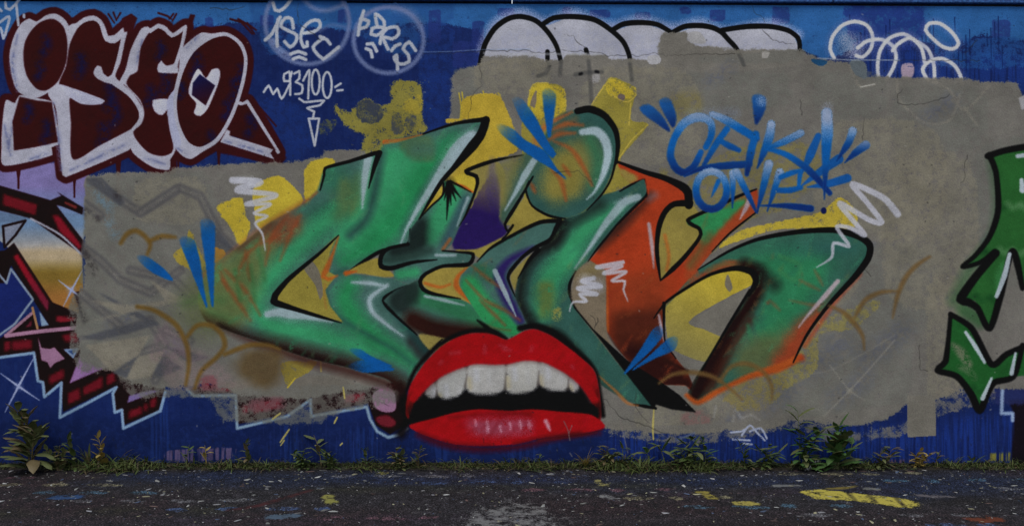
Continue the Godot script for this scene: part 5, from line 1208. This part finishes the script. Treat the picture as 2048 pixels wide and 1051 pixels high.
# one coat of paint as a thin film in the shape it was laid on, sharing the surface's picture
func films(s: Surface, mat: Material, host: Node3D, on_wall: bool, thick: float):
	var made := {}
	var before := []
	for part in s.parts:
		var polys := []
		for q in part.shapes:
			var clean := Geometry2D.offset_polygon(q, 0.6)
			for c in clean:
				if Geometry2D.is_polygon_clockwise(c): continue
				var one: PackedVector2Array = c
				var rest := []
				for o in polys:
					var r := Geometry2D.merge_polygons(one, o)
					var outer := []
					for z in r:
						if not Geometry2D.is_polygon_clockwise(z): outer.append(z)
					if outer.size() == 1: one = outer[0]
					else: rest.append(o)
				rest.append(one)
				polys = rest
		var level := 1
		for b in before:
			if b.level < level: continue
			var hit := false
			for p in polys:
				for o in b.polys:
					if not hit and not Geometry2D.intersect_polygons(p, o).is_empty(): hit = true
			if hit: level = b.level + 1
		before.append({"polys": polys, "level": level})
		var v := PackedVector3Array()
		var uv := PackedVector2Array()
		var idx := PackedInt32Array()
		var lift := thick * level
		for p in polys:
			var flatp := PackedVector2Array()
			for t in p:      # keep inside the sheet
				flatp.append(Vector2(clampf(t.x, 1, s.w - 1), clampf(t.y, 1, s.h - 1)))
			var tri := Geometry2D.triangulate_polygon(flatp)
			var base := v.size()
			for t in flatp:
				uv.append(Vector2(t.x / s.w, t.y / s.h))
				v.append(place(s, t, lift, on_wall))
			for i in range(0, tri.size(), 3):
				var a := flatp[tri[i]]
				var b := flatp[tri[i + 1]]
				var c := flatp[tri[i + 2]]
				var cw := (b - a).cross(c - a) > 0.0
				idx.append(base + tri[i])
				idx.append(base + (tri[i + 1] if cw else tri[i + 2]))
				idx.append(base + (tri[i + 2] if cw else tri[i + 1]))
		var owner_node: Node3D = made.get(part.under, host)
		var node: Node3D
		if v.size() and idx.size():
			node = put(part.name, flat(v, uv, idx, Vector3(0, 0, 1) if on_wall else Vector3(0, 1, 0)), mat, owner_node)
		else:
			node = Node3D.new()
			node.name = part.name
			owner_node.add_child(node, true)
		if part.label != "": node.set_meta("label", part.label)
		if not made.has(part.name): made[part.name] = node
		if part.under == "": made[part.name] = node

func place(s: Surface, t: Vector2, lift: float, on_wall: bool) -> Vector3:
	var p := Vector2(t.x / s.k + s.ox, t.y / s.k + s.oy)
	if on_wall: return wall_at(p.x, p.y, lift)
	return Vector3(p.x * 0.01, lift, p.y * 0.01)

func wall_at(x: float, y: float, z := 0.0) -> Vector3:
	return Vector3((x - 1024.0) / PER_M, EYE + (525.5 - y) / PER_M, z)

func sheet(s: Surface, corners: Array, on_wall: bool) -> ArrayMesh:   # corners in marks, top left first, clockwise; divided so that light and relief have points to hold on to
	var v := PackedVector3Array()
	var uv := PackedVector2Array()
	var idx := PackedInt32Array()
	for j in 9:
		for i in 25:
			var a: Vector2 = corners[0].lerp(corners[1], i / 24.0)
			var b: Vector2 = corners[3].lerp(corners[2], i / 24.0)
			var p := a.lerp(b, j / 8.0)
			var t := (p - Vector2(s.ox, s.oy)) * s.k
			uv.append(Vector2(t.x / s.w, t.y / s.h))
			v.append(place(s, t, 0.0, on_wall))
	for j in 8:
		for i in 24:
			var o := j * 25 + i
			idx.append_array([o, o + 1, o + 26, o, o + 26, o + 25])
	return flat(v, uv, idx, Vector3(0, 0, 1) if on_wall else Vector3(0, 1, 0))

func box(lo: Vector3, hi: Vector3, bevel := 0.0) -> ArrayMesh:
	var st := SurfaceTool.new()
	st.begin(Mesh.PRIMITIVE_TRIANGLES)
	var c := (lo + hi) * 0.5
	var h := (hi - lo) * 0.5
	var i := h - Vector3.ONE * bevel
	var quads := []
	for ax in 3:
		for sg in [-1.0, 1.0]:
			var n := Vector3.ZERO
			n[ax] = sg
			var u := Vector3.ZERO
			u[(ax + 1) % 3] = 1.0
			var w := Vector3.ZERO
			w[(ax + 2) % 3] = 1.0
			quads.append([c + n * h + (-u - w) * i, c + n * h + (u - w) * i, c + n * h + (u + w) * i, c + n * h + (-u + w) * i, n])
	if bevel > 0.0:
		for ax in 3:
			var b1 := (ax + 1) % 3
			var b2 := (ax + 2) % 3
			for s1 in [-1.0, 1.0]:
				for s2 in [-1.0, 1.0]:
					var p := []
					for k in [[1, -1.0], [1, 1.0], [2, 1.0], [2, -1.0]]:
						var q := Vector3.ZERO
						q[ax] = i[ax] * k[1]
						q[b1] = s1 * (h[b1] if k[0] == 1 else i[b1])
						q[b2] = s2 * (i[b2] if k[0] == 1 else h[b2])
						p.append(c + q)
					var n := Vector3.ZERO
					n[b1] = s1
					n[b2] = s2
					quads.append([p[0], p[1], p[2], p[3], n.normalized()])
	for q in quads:
		var f: Vector3 = (q[1] - q[0]).cross(q[2] - q[0])
		var order := [0, 1, 2, 0, 2, 3] if f.dot(q[4]) < 0.0 else [0, 2, 1, 0, 3, 2]
		for k in order:
			st.set_normal(q[4])
			st.add_vertex(q[k])
	return st.commit()

func plain(c: Color, rough := 0.85) -> StandardMaterial3D:
	var m := StandardMaterial3D.new()
	m.albedo_color = c
	m.roughness = rough
	return m

func mottled(a: Color, b: Color, freq: float, sd: int, scale: float, bump := 0.0) -> StandardMaterial3D:
	var n := FastNoiseLite.new()
	n.seed = sd; n.frequency = freq; n.fractal_octaves = 5
	var g := Gradient.new()
	g.set_color(0, a); g.set_color(1, b)
	g.set_offset(0, 0.3); g.set_offset(1, 0.72)
	var t := NoiseTexture2D.new()
	t.width = 512; t.height = 512; t.seamless = true; t.noise = n; t.color_ramp = g
	var m := plain(Color.WHITE, 0.9)
	m.albedo_texture = t
	m.uv1_triplanar = true; m.uv1_world_triplanar = true
	m.uv1_scale = Vector3.ONE * scale
	if bump > 0.0:
		var h := NoiseTexture2D.new()
		h.width = 512; h.height = 512; h.seamless = true; h.noise = n
		m.heightmap_enabled = true; m.heightmap_texture = h; m.heightmap_scale = bump
	return m

# ------------------------------------------------------------------ weeds
func leaf_mesh(wide: float, bend: float, tip: float, waves: float) -> ArrayMesh:
	# a leaf one unit long growing along y, folded on its midrib, bending towards z
	var st := SurfaceTool.new()
	st.begin(Mesh.PRIMITIVE_TRIANGLES)
	var n := 7
	var rows := []
	for i in n + 1:
		var t := float(i) / n
		var w := wide * 0.5 * pow(sin(PI * pow(t, tip) * 0.97 + 0.03), 0.8) + 0.008
		if i == n: w = 0.002
		var a := bend * t
		var y := sin(a) / bend if bend > 0.01 else t
		var z := (1.0 - cos(a)) / bend if bend > 0.01 else 0.0
		var nn := Vector3(0, -sin(a), cos(a))
		var c := Vector3(0, y, z)
		var wob := sin(t * 17.0 + wide * 40.0) * waves
		rows.append([c + Vector3(-w, 0, 0) + nn * (w * 0.34 + wob * w), c, c + Vector3(w, 0, 0) + nn * (w * 0.34 - wob * w)])
	for i in n:
		var a: Array = rows[i]
		var b: Array = rows[i + 1]
		for k in 2:
			for p in [a[k], b[k], b[k + 1], a[k], b[k + 1], a[k + 1]]: st.add_vertex(p)
	st.generate_normals()
	return st.commit()

func stem_mesh(pts: Array, r0: float, r1: float) -> ArrayMesh:
	var st := SurfaceTool.new()
	st.begin(Mesh.PRIMITIVE_TRIANGLES)
	for i in pts.size() - 1:
		var ra := lerpf(r0, r1, float(i) / (pts.size() - 1))
		var rb := lerpf(r0, r1, float(i + 1) / (pts.size() - 1))
		for k in 6:
			var a := Vector3(cos(TAU * k / 6.0), 0, sin(TAU * k / 6.0))
			var b := Vector3(cos(TAU * (k + 1) / 6.0), 0, sin(TAU * (k + 1) / 6.0))
			for p in [pts[i] + a * ra, pts[i + 1] + a * rb, pts[i + 1] + b * rb, pts[i] + a * ra, pts[i + 1] + b * rb, pts[i] + b * ra]: st.add_vertex(p)
	st.generate_normals()
	return st.commit()

var leaf_kinds := {}
var leaf_mats := []

func leaf_at(parent: Node, mesh: Mesh, mat: Material, at: Vector3, yaw: float, tilt: float, size: float):
	var o := put("leaf", mesh, mat, parent)
	o.transform = Transform3D(Basis(Vector3.UP, yaw) * Basis(Vector3.RIGHT, tilt) * Basis.from_scale(Vector3.ONE * size), at)

# style: "dock" broad leaves from low down, "upright" narrow leaves up a stem, "fork" two or three bare leaves, "bush" many small leaves on several stems, "grassy" blades
func weed(called: String, label: String, x: float, top: float, style: String, sd: int, tone := 0, depth := 0.05):
	rng.seed = sd
	var root := Node3D.new()
	root.name = numbered(called)
	add_child(root)
	root.position = Vector3((x - 1024.0) / PER_M * (5.2 - depth) / 5.2, 0.0, depth)
	tag(root, label, "weed", "weeds along the foot of the wall")
	var h := (932.0 - top) / PER_M
	var mats: Array = [[0, 1], [1, 2], [3, 3], [4, 1]][tone]
	var spin := func() -> float: return rng.randf_range(-1.75, 1.75)
	var stems := 1
	if style == "bush": stems = 4
	if style == "dock": stems = 3
	for k in stems:
		var hh := h * (1.0 if k == 0 else rng.randf_range(0.55, 0.9))
		var yaw: float = spin.call()
		var lean := rng.randf_range(0.02, 0.16) * (1.0 if k == 0 else 2.2)
		var pts := []
		var r0 := 0.0035 if style != "dock" else 0.006
		for i in 6:
			var t := i / 5.0
			pts.append(Vector3(sin(yaw) * lean * t * t * hh * 2.0 + (0.012 * (k - 1) if stems > 1 else 0.0), hh * t * (0.94 if style != "grassy" else 0.4), maxf(-depth + 0.012, cos(yaw) * lean * t * t * hh * 2.0)))
		put("stem", stem_mesh(pts, r0, r0 * 0.4), leaf_mats[mats[1]], root)
		var count: int = {"dock": 15, "upright": 14, "fork": 5, "bush": 13, "grassy": 18, "single": 3}[style]
		for j in count:
			var t := (j + 0.6) / count
			var at: Vector3
			var size: float
			var tilt: float
			var kind := "narrow"
			match style:
				"dock":
					t = pow(t, 0.8)
					size = h * rng.randf_range(0.34, 0.56) * (1.15 - 0.45 * t)
					tilt = rng.randf_range(0.35, 1.15) - 0.4 * t
					kind = "broad"
				"upright":
					size = h * rng.randf_range(0.4, 0.58) * (1.1 - 0.45 * t)
					tilt = rng.randf_range(0.5, 1.1) - 0.4 * t
					kind = "lance"
				"bush":
					size = minf(h, 0.26) * rng.randf_range(0.38, 0.56)
					tilt = rng.randf_range(0.4, 1.2)
					kind = "lance"
				"fork":
					t = 0.35 + 0.13 * j
					size = h * rng.randf_range(0.35, 0.5)
					tilt = 0.35 + 0.2 * j
					kind = "lance"
				"single":
					t = 0.75
					size = h * 0.8
					tilt = 1.1 if j == 0 else 0.3
					kind = "broad"
				_:
					t = 0.1
					size = h * rng.randf_range(0.55, 1.05)
					tilt = rng.randf_range(0.02, 0.6)
					kind = "blade"
			var fi := t * 5.0
			var a := clampi(int(fi), 0, 4)
			at = pts[a].lerp(pts[a + 1], fi - a)
			var ly: float = spin.call()
			if style == "fork": ly = -1.4 + 1.4 * j
			leaf_at(root, leaf_kinds[kind][rng.randi() % leaf_kinds[kind].size()], leaf_mats[mats[0] if rng.randf() < 0.7 else mats[1]], at, ly, tilt, size)
	return root

# ------------------------------------------------------------------ the scene
const GROUND_SHARE := 1.5

func _ready():
	rng.seed = 7
	# camera, square to the wall at eye height
	var cam := Camera3D.new()
	cam.name = "camera"
	cam.position = Vector3(0, EYE, 5.2)
	cam.fov = rad_to_deg(2.0 * atan(525.5 / PER_M / 5.2))
	cam.near = 0.05
	cam.far = 300.0
	add_child(cam)
	cam.current = true
	# a dull, even, overcast sky
	var sky := ProceduralSkyMaterial.new()
	sky.sky_top_color = c8(178, 186, 200)
	sky.sky_horizon_color = c8(196, 200, 206)
	sky.sky_curve = 0.2
	sky.ground_bottom_color = c8(48, 48, 50)
	sky.ground_horizon_color = c8(110, 112, 116)
	sky.sun_angle_max = 1.0
	var env := Environment.new()
	env.background_mode = Environment.BG_SKY
	env.sky = Sky.new()
	env.sky.sky_material = sky
	env.tonemap_mode = Environment.TONE_MAPPER_LINEAR
	env.tonemap_exposure = 1.32
	env.sdfgi_enabled = true; env.ssao_enabled = true; env.ssil_enabled = true
	var we := WorldEnvironment.new()
	we.name = "world"
	we.environment = env
	add_child(we)
	var sun := DirectionalLight3D.new()
	sun.name = "sun"
	sun.light_energy = 0.3
	sun.light_angular_distance = 25.0
	sun.light_color = Color(1.0, 0.98, 0.95)
	sun.shadow_enabled = true
	sun.rotation_degrees = Vector3(-52, -24, 0)
	add_child(sun)

	# ---- ground
	var far_tar := mottled(c8(44, 42, 44).srgb_to_linear().linear_to_srgb(), c8(84, 82, 84), 0.12, 3, 1.6, 0.4)
	var pl := PlaneMesh.new()
	pl.size = Vector2(240, 240)
	pl.subdivide_width = 8
	pl.subdivide_depth = 8
	var gr := put("ground", pl, far_tar, self)
	gr.position = Vector3(0, -0.006, 0)
	gr.set_meta("kind", "structure")
	var gs := paint_ground()
	var tar := StandardMaterial3D.new()
	tar.albedo_texture = gs.picture()
	tar.roughness = 0.92
	tar.metallic_specular = 0.25
	tar.texture_repeat = false
	tar.heightmap_enabled = true
	tar.heightmap_texture = gs.relief()
	tar.heightmap_scale = 0.5
	var pave := put("pavement", sheet(gs, [Vector2(-449, -5), Vector2(449, -5), Vector2(449, 213), Vector2(-449, 213)], false), tar, self)
	pave.set_meta("kind", "structure")
	films(gs, tar, pave, false, 0.0004)

	# ---- wall
	var ws := paint_wall()
	var coat := StandardMaterial3D.new()
	coat.albedo_texture = ws.picture()
	coat.roughness = 0.8
	coat.metallic_specular = 0.16
	coat.texture_repeat = false
	coat.heightmap_enabled = true
	coat.heightmap_texture = ws.relief()
	coat.heightmap_scale = 0.7
	var wall := Node3D.new()
	wall.name = "graffiti_wall"
	add_child(wall)
	wall.set_meta("kind", "thing")
	tag(wall, "long rendered street wall covered in painted graffiti lettering over blue", "wall")
	put("plaster_face", sheet(ws, [Vector2(-255, 1), Vector2(2303, 14.5), Vector2(2303, 959), Vector2(-255, 959)], true), coat, wall)
	films(ws, coat, wall, true, 0.00012)
	var blue := mottled(c8(28, 44, 98), c8(33, 52, 112), 0.02, 5, 0.25)
	var top := wall_at(0, 9).y
	put("wall_core", box(Vector3(-12, -0.2, -0.26), Vector3(12, top - 0.02, -0.004)), mottled(c8(120, 116, 108), c8(150, 146, 136), 0.05, 9, 1.0), wall)
	for sd in [-1.0, 1.0]:
		put("plaster_face", box(Vector3(4.0 if sd > 0 else -12.0, -0.1, -0.003), Vector3(12.0 if sd > 0 else -4.0, top, 0.001)), blue, wall)
	# coping slabs over a shadow gap, the run dropping slightly to the right
	var cap := mottled(c8(42, 76, 136), c8(60, 112, 178), 0.05, 12, 1.2, 0.6)
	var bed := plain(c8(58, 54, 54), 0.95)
	for i in 12:
		var x0 := -12.0 + i * 2.0
		var drop := 0.0015 * ((i * 7) % 3 - 1)
		var slab := put("coping_slab", box(Vector3(0.003, 0, -0.3), Vector3(1.997, 0.11, 0.028), 0.004), cap, wall)
		slab.position = Vector3(x0, wall_at(0, -2.3).y - (x0 + 3.2) * 0.0053 + drop, 0)
		slab.rotation.z = -0.0053
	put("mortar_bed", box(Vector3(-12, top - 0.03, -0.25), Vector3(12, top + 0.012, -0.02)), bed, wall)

	plants()
	litter()

func plants():
	var tones := [Color(0.075, 0.115, 0.03), Color(0.12, 0.14, 0.05), Color(0.15, 0.115, 0.055), Color(0.36, 0.27, 0.07), Color(0.06, 0.13, 0.032)]
	var sd := 60
	for t in tones:
		sd += 1
		var m := mottled((t * 0.8).linear_to_srgb(), (t * 1.3).linear_to_srgb(), 0.06, sd, 6.0)
		m.roughness = 0.6
		m.backlight_enabled = true
		m.backlight = t * 0.6
		m.cull_mode = BaseMaterial3D.CULL_DISABLED
		leaf_mats.append(m)
	leaf_kinds = {
		"broad": [leaf_mesh(0.36, 1.0, 0.85, 0.12), leaf_mesh(0.3, 1.5, 0.9, 0.16), leaf_mesh(0.4, 0.6, 0.8, 0.1)],
		"lance": [leaf_mesh(0.3, 0.9, 0.8, 0.08), leaf_mesh(0.26, 1.3, 0.85, 0.1), leaf_mesh(0.34, 0.5, 0.8, 0.06)],
		"blade": [leaf_mesh(0.06, 0.7, 0.6, 0.0), leaf_mesh(0.05, 1.2, 0.6, 0.0), leaf_mesh(0.08, 0.4, 0.6, 0.0)],
		"narrow": [leaf_mesh(0.12, 0.8, 0.8, 0.05)]}
	weed("dock_plant", "large broad-leaved dock plant at the left end of the wall foot", 62, 806, "dock", 101, 1, 0.1)
	weed("leafy_weed", "low leafy clump just right of the large dock plant", 118, 880, "dock", 102, 1, 0.1)
	weed("leafy_weed", "thin upright weed between the dock plant and the first pale-edged shard tip", 150, 868, "upright", 103, 0, 0.06)
	weed("leafy_weed", "small grassy tuft under the first shard tips of the old maroon piece", 176, 880, "grassy", 104, 1, 0.05)
	weed("dry_weed", "reddish dry stalk under the maroon shard piece", 206, 866, "upright", 105, 2, 0.05)
	weed("leafy_weed", "bright forked seedling under the bare blue wall left of the mural", 372, 880, "fork", 106, 0, 0.06)
	weed("leafy_weed", "dark thin weed beside the forked seedling, over the faded pink patch", 412, 882, "fork", 107, 2, 0.05)
	weed("leafy_weed", "narrow weed under the pale step outline of the old piece", 495, 878, "upright", 108, 1, 0.05)
	weed("leafy_weed", "bushy dark weed under the small yellow drips on blue", 606, 888, "bush", 109, 0, 0.06)
	weed("leafy_weed", "tall thin weed with two bent leaves left of the mouth", 642, 862, "fork", 110, 1, 0.05)
	weed("leafy_weed", "spreading weed at the foot of the tall thin weed left of the mouth", 660, 892, "bush", 111, 0, 0.07)
	weed("leafy_weed", "short weed under the round pink end of the old piece", 735, 892, "upright", 112, 0, 0.05)
	weed("leafy_weed", "dark weed under the left corner of the red mouth", 796, 886, "bush", 113, 1, 0.07)
	weed("leafy_weed", "brownish weed just right of the dark weed under the mouth's left corner", 836, 888, "upright", 114, 1, 0.06)
	weed("grassy_weed", "grassy tuft under the middle of the lower lip", 950, 908, "grassy", 115, 1, 0.06)
	weed("grassy_weed", "grassy tuft under the right half of the lower lip", 1042, 902, "grassy", 116, 1, 0.06)
	weed("leafy_weed", "small weed under the dark red edge right of the lower lip", 1078, 898, "fork", 117, 0, 0.05)
	weed("painted_stalk", "stalk coated in yellow paint right of the mouth", 1171, 884, "grassy", 118, 2, 0.05)
	weed("dry_weed", "pale dry seed head just right of the yellow-coated stalk", 1213, 884, "bush", 119, 1, 0.05)
	weed("leafy_weed", "upright leafy weed under the long crack in the grey paint", 1246, 880, "upright", 120, 0, 0.06)
	weed("leafy_weed", "weed with one big curled leaf under the yellow drip line", 1300, 888, "single", 121, 4 - 1, 0.06)
	weed("leafy_weed", "weed with one tall upright leaf right of the yellow drip line", 1330, 884, "single", 122, 0, 0.05)
	weed("leafy_weed", "dense bushy weed left of the small white low tag", 1368, 866, "bush", 123, 0, 0.07)
	weed("leafy_weed", "tall leafy weed touching the left end of the small white low tag", 1412, 870, "upright", 124, 3, 0.06)
	weed("leafy_weed", "dark weed below the middle of the small white low tag", 1490, 876, "upright", 125, 0, 0.06)
	weed("leafy_weed", "low bush below the right end of the small white low tag", 1532, 882, "bush", 126, 0, 0.06)
	weed("tall_weed", "tallest green plant on the right, reaching up to the grey paint", 1604, 808, "bush", 127, 3, 0.08)
	weed("tall_weed", "broad green plant right next to the tallest one on the right", 1672, 838, "dock", 128, 3, 0.08)
	weed("leafy_weed", "small forked plant right of the broad green plant", 1700, 862, "fork", 129, 3, 0.06)
	weed("leafy_weed", "weed left of the grey rectangle that hangs into the blue", 1762, 886, "bush", 130, 1, 0.06)
	weed("dry_weed", "reddish weed under the grey rectangle that hangs into the blue", 1834, 894, "bush", 131, 2, 0.05)
	weed("leafy_weed", "thin weed just right of the hanging grey rectangle", 1872, 892, "fork", 132, 1, 0.05)
	weed("leafy_weed", "curled dark weed under the green lettering's lowest point", 1946, 910, "single", 133, 0, 0.06)
	weed("grassy_weed", "grassy tuft at the right end beside the dark painted strip", 2040, 908, "grassy", 134, 1, 0.06)
	# thatch: blades and small leaves nobody could count
	rng.seed = 900
	var clump := FastNoiseLite.new()
	clump.seed = 4
	clump.frequency = 1.6
	var n := 9000
	var blades := MultiMesh.new()
	blades.transform_format = MultiMesh.TRANSFORM_3D
	blades.use_colors = true
	blades.mesh = leaf_mesh(0.075, 1.1, 0.6, 0.0)
	blades.instance_count = n
	for i in n:
		var x := rng.randf_range(-4.4, 4.4)
		var dens := clump.get_noise_1d(x) * 0.5 + 0.5
		dens = clampf((dens - 0.5) * 2.2 + 0.5, 0.02, 1.0)
		if rng.randf() > 0.25 + dens: dens *= 0.5
		var z := 0.008 + 0.12 * pow(rng.randf(), 1.5) * (0.35 + dens)
		var size := rng.randf_range(0.03, 0.08) * (0.4 + 1.1 * dens) + (0.05 * rng.randf() if rng.randf() < 0.05 else 0.0)
		var yaw := rng.randf_range(-PI, PI)
		if z < 0.05: yaw = rng.randf_range(-1.6, 1.6)
		blades.set_instance_transform(i, Transform3D(Basis(Vector3.UP, yaw) * Basis(Vector3.RIGHT, rng.randf_range(0.1, 1.3)) * Basis.from_scale(Vector3(size, size, size)), Vector3(x, 0.004 + 0.012 * (1.0 - z / 0.16), z)))
		var q := rng.randf()
		var c := Color(0.05, 0.085, 0.016).lerp(Color(0.1, 0.115, 0.026), rng.randf())
		if q < 0.22: c = Color(0.11, 0.08, 0.035).lerp(Color(0.05, 0.04, 0.025), rng.randf())
		blades.set_instance_color(i, c)
	var gm := plain(Color.WHITE, 0.75)
	gm.vertex_color_use_as_albedo = true
	gm.cull_mode = BaseMaterial3D.CULL_DISABLED
	var grass := MultiMeshInstance3D.new()
	grass.name = "grass"
	grass.multimesh = blades
	grass.material_override = gm
	add_child(grass)
	tag(grass, "strip of short mixed grass and moss along the foot of the wall", "grass")
	grass.set_meta("kind", "stuff")
	var cover := MultiMesh.new()
	cover.transform_format = MultiMesh.TRANSFORM_3D
	cover.use_colors = true
	cover.mesh = leaf_mesh(0.5, 0.8, 0.8, 0.1)
	cover.instance_count = 1500
	for i in 1500:
		var x := rng.randf_range(-4.4, 4.4)
		var dens := clump.get_noise_1d(x + 40.0) * 0.5 + 0.5
		var z := 0.01 + 0.12 * rng.randf() * (0.5 + dens)
		var size := rng.randf_range(0.014, 0.034)
		cover.set_instance_transform(i, Transform3D(Basis(Vector3.UP, rng.randf_range(-1.6, 1.6)) * Basis(Vector3.RIGHT, rng.randf_range(0.3, 1.5)) * Basis.from_scale(Vector3(size, size, size)), Vector3(x, 0.006 + rng.randf() * 0.02, z)))
		cover.set_instance_color(i, [Color(0.05, 0.075, 0.025), Color(0.075, 0.085, 0.03), Color(0.10, 0.07, 0.035), Color(0.04, 0.05, 0.02)][rng.randi() % 4])
	var cv := MultiMeshInstance3D.new()
	cv.name = "ground_cover"
	cv.multimesh = cover
	cv.material_override = gm
	add_child(cv)
	tag(cv, "small creeping leaves and dead leaf scraps in the grass strip", "ground cover")
	cv.set_meta("kind", "stuff")
	# the lumpy soil they grow in
	var st := SurfaceTool.new()
	st.begin(Mesh.PRIMITIVE_TRIANGLES)
	var lump := FastNoiseLite.new()
	lump.seed = 8
	lump.frequency = 9.0
	lump.fractal_octaves = 3
	var grid := []
	for i in 361:
		var x := -4.5 + i * 0.025
		var row := []
		var edge := 0.1 + 0.035 * lump.get_noise_2d(x * 0.4, 5.0)
		for j in 7:
			var t := j / 6.0
			row.append(Vector3(x, lerpf(0.02, -0.004, t * t) + 0.009 * lump.get_noise_2d(x, t) * (1.0 - t), t * edge))
		grid.append(row)
	for i in 360:
		for j in 6:
			for p in [grid[i][j], grid[i + 1][j], grid[i + 1][j + 1], grid[i][j], grid[i + 1][j + 1], grid[i][j + 1]]: st.add_vertex(p)
	st.generate_normals()
	var soil := put("soil_strip", st.commit(), mottled(Color(0.02, 0.016, 0.012).linear_to_srgb(), Color(0.06, 0.05, 0.03).linear_to_srgb(), 0.08, 21, 5.0, 1.0), self)
	soil.set_meta("kind", "structure")

func litter():
	# flakes of paint fallen from the wall
	rng.seed = 31
	var st := SurfaceTool.new()
	st.begin(Mesh.PRIMITIVE_TRIANGLES)
	var rim := []
	for i in 7:
		var r := [1.0, 0.7, 1.1, 0.8, 1.05, 0.6, 0.9][i] as float
		rim.append(Vector3(cos(TAU * i / 7.0) * r * 0.5, 0.0, sin(TAU * i / 7.0) * r * 0.36))
	for i in 7:
		var a: Vector3 = rim[i]
		var b: Vector3 = rim[(i + 1) % 7]
		var up := Vector3(0, 0.09, 0)
		for p in [up * 1.4, a + up, b + up, a, b + up, a + up, a, b, b + up]: st.add_vertex(p)
	st.generate_normals()
	var chips := MultiMesh.new()
	chips.transform_format = MultiMesh.TRANSFORM_3D
	chips.use_colors = true
	chips.mesh = st.commit()
	var n := 3000
	chips.instance_count = n
	for i in n:
		var z := 0.1 + 1.9 * pow(rng.randf(), 1.3)
		var x := rng.randf_range(-4.2, 4.2)
		var s := rng.randf_range(0.004, 0.012) * (2.6 if rng.randf() < 0.12 else 1.0)
		chips.set_instance_transform(i, Transform3D(Basis(Vector3.UP, rng.randf() * TAU) * Basis(Vector3.RIGHT, rng.randf_range(-0.12, 0.12)) * Basis.from_scale(Vector3(s * rng.randf_range(1.0, 2.2), s * 0.7, s)), Vector3(x, 0.001, z)))
		var c: Color = [Color(0.5, 0.5, 0.48), Color(0.42, 0.42, 0.45), Color(0.5, 0.47, 0.3), Color(0.1, 0.14, 0.24), Color(0.24, 0.24, 0.25), Color(0.16, 0.1, 0.09), Color(0.55, 0.55, 0.54), Color(0.2, 0.2, 0.19)][rng.randi() % 8]
		chips.set_instance_color(i, c * rng.randf_range(0.5, 1.0))
	var m := plain(Color.WHITE, 0.8)
	m.vertex_color_use_as_albedo = true
	m.cull_mode = BaseMaterial3D.CULL_DISABLED
	var o := MultiMeshInstance3D.new()
	o.name = "paint_flakes"
	o.multimesh = chips
	o.material_override = m
	add_child(o)
	tag(o, "fallen flakes and specks of pale paint scattered over the asphalt", "paint flakes")
	o.set_meta("kind", "stuff")
	# scraps of paper under the tall plant
	var k := 0
	for p in [[1603, 0.12, "crumpled white paper scrap on the asphalt below the tallest right plant", 0.012], [1624, 0.09, "folded white paper scrap caught in the weeds beside the tallest right plant", 0.045]]:
		var s2 := SurfaceTool.new()
		s2.begin(Mesh.PRIMITIVE_TRIANGLES)
		var v := []
		for j in 5:
			for i in 5:
				v.append(Vector3((i - 2) * 0.009, 0.012 * sin(i * 1.7 + j * 2.3 + k) + 0.006 * (i % 2) + (j - 2) * 0.004, (j - 2) * 0.007))
		for j in 4:
			for i in 4:
				var q := j * 5 + i
				for z in [q, q + 1, q + 6, q, q + 6, q + 5]: s2.add_vertex(v[z])
		s2.generate_normals()
		var pm := plain(Color(0.6, 0.6, 0.58).linear_to_srgb(), 0.8)
		pm.cull_mode = BaseMaterial3D.CULL_DISABLED
		var sc := put("paper_scrap", s2.commit(), pm, self)
		sc.position = Vector3((p[0] - 1024.0) / PER_M, p[3], p[1])
		tag(sc, p[2], "paper scrap")
		k += 1
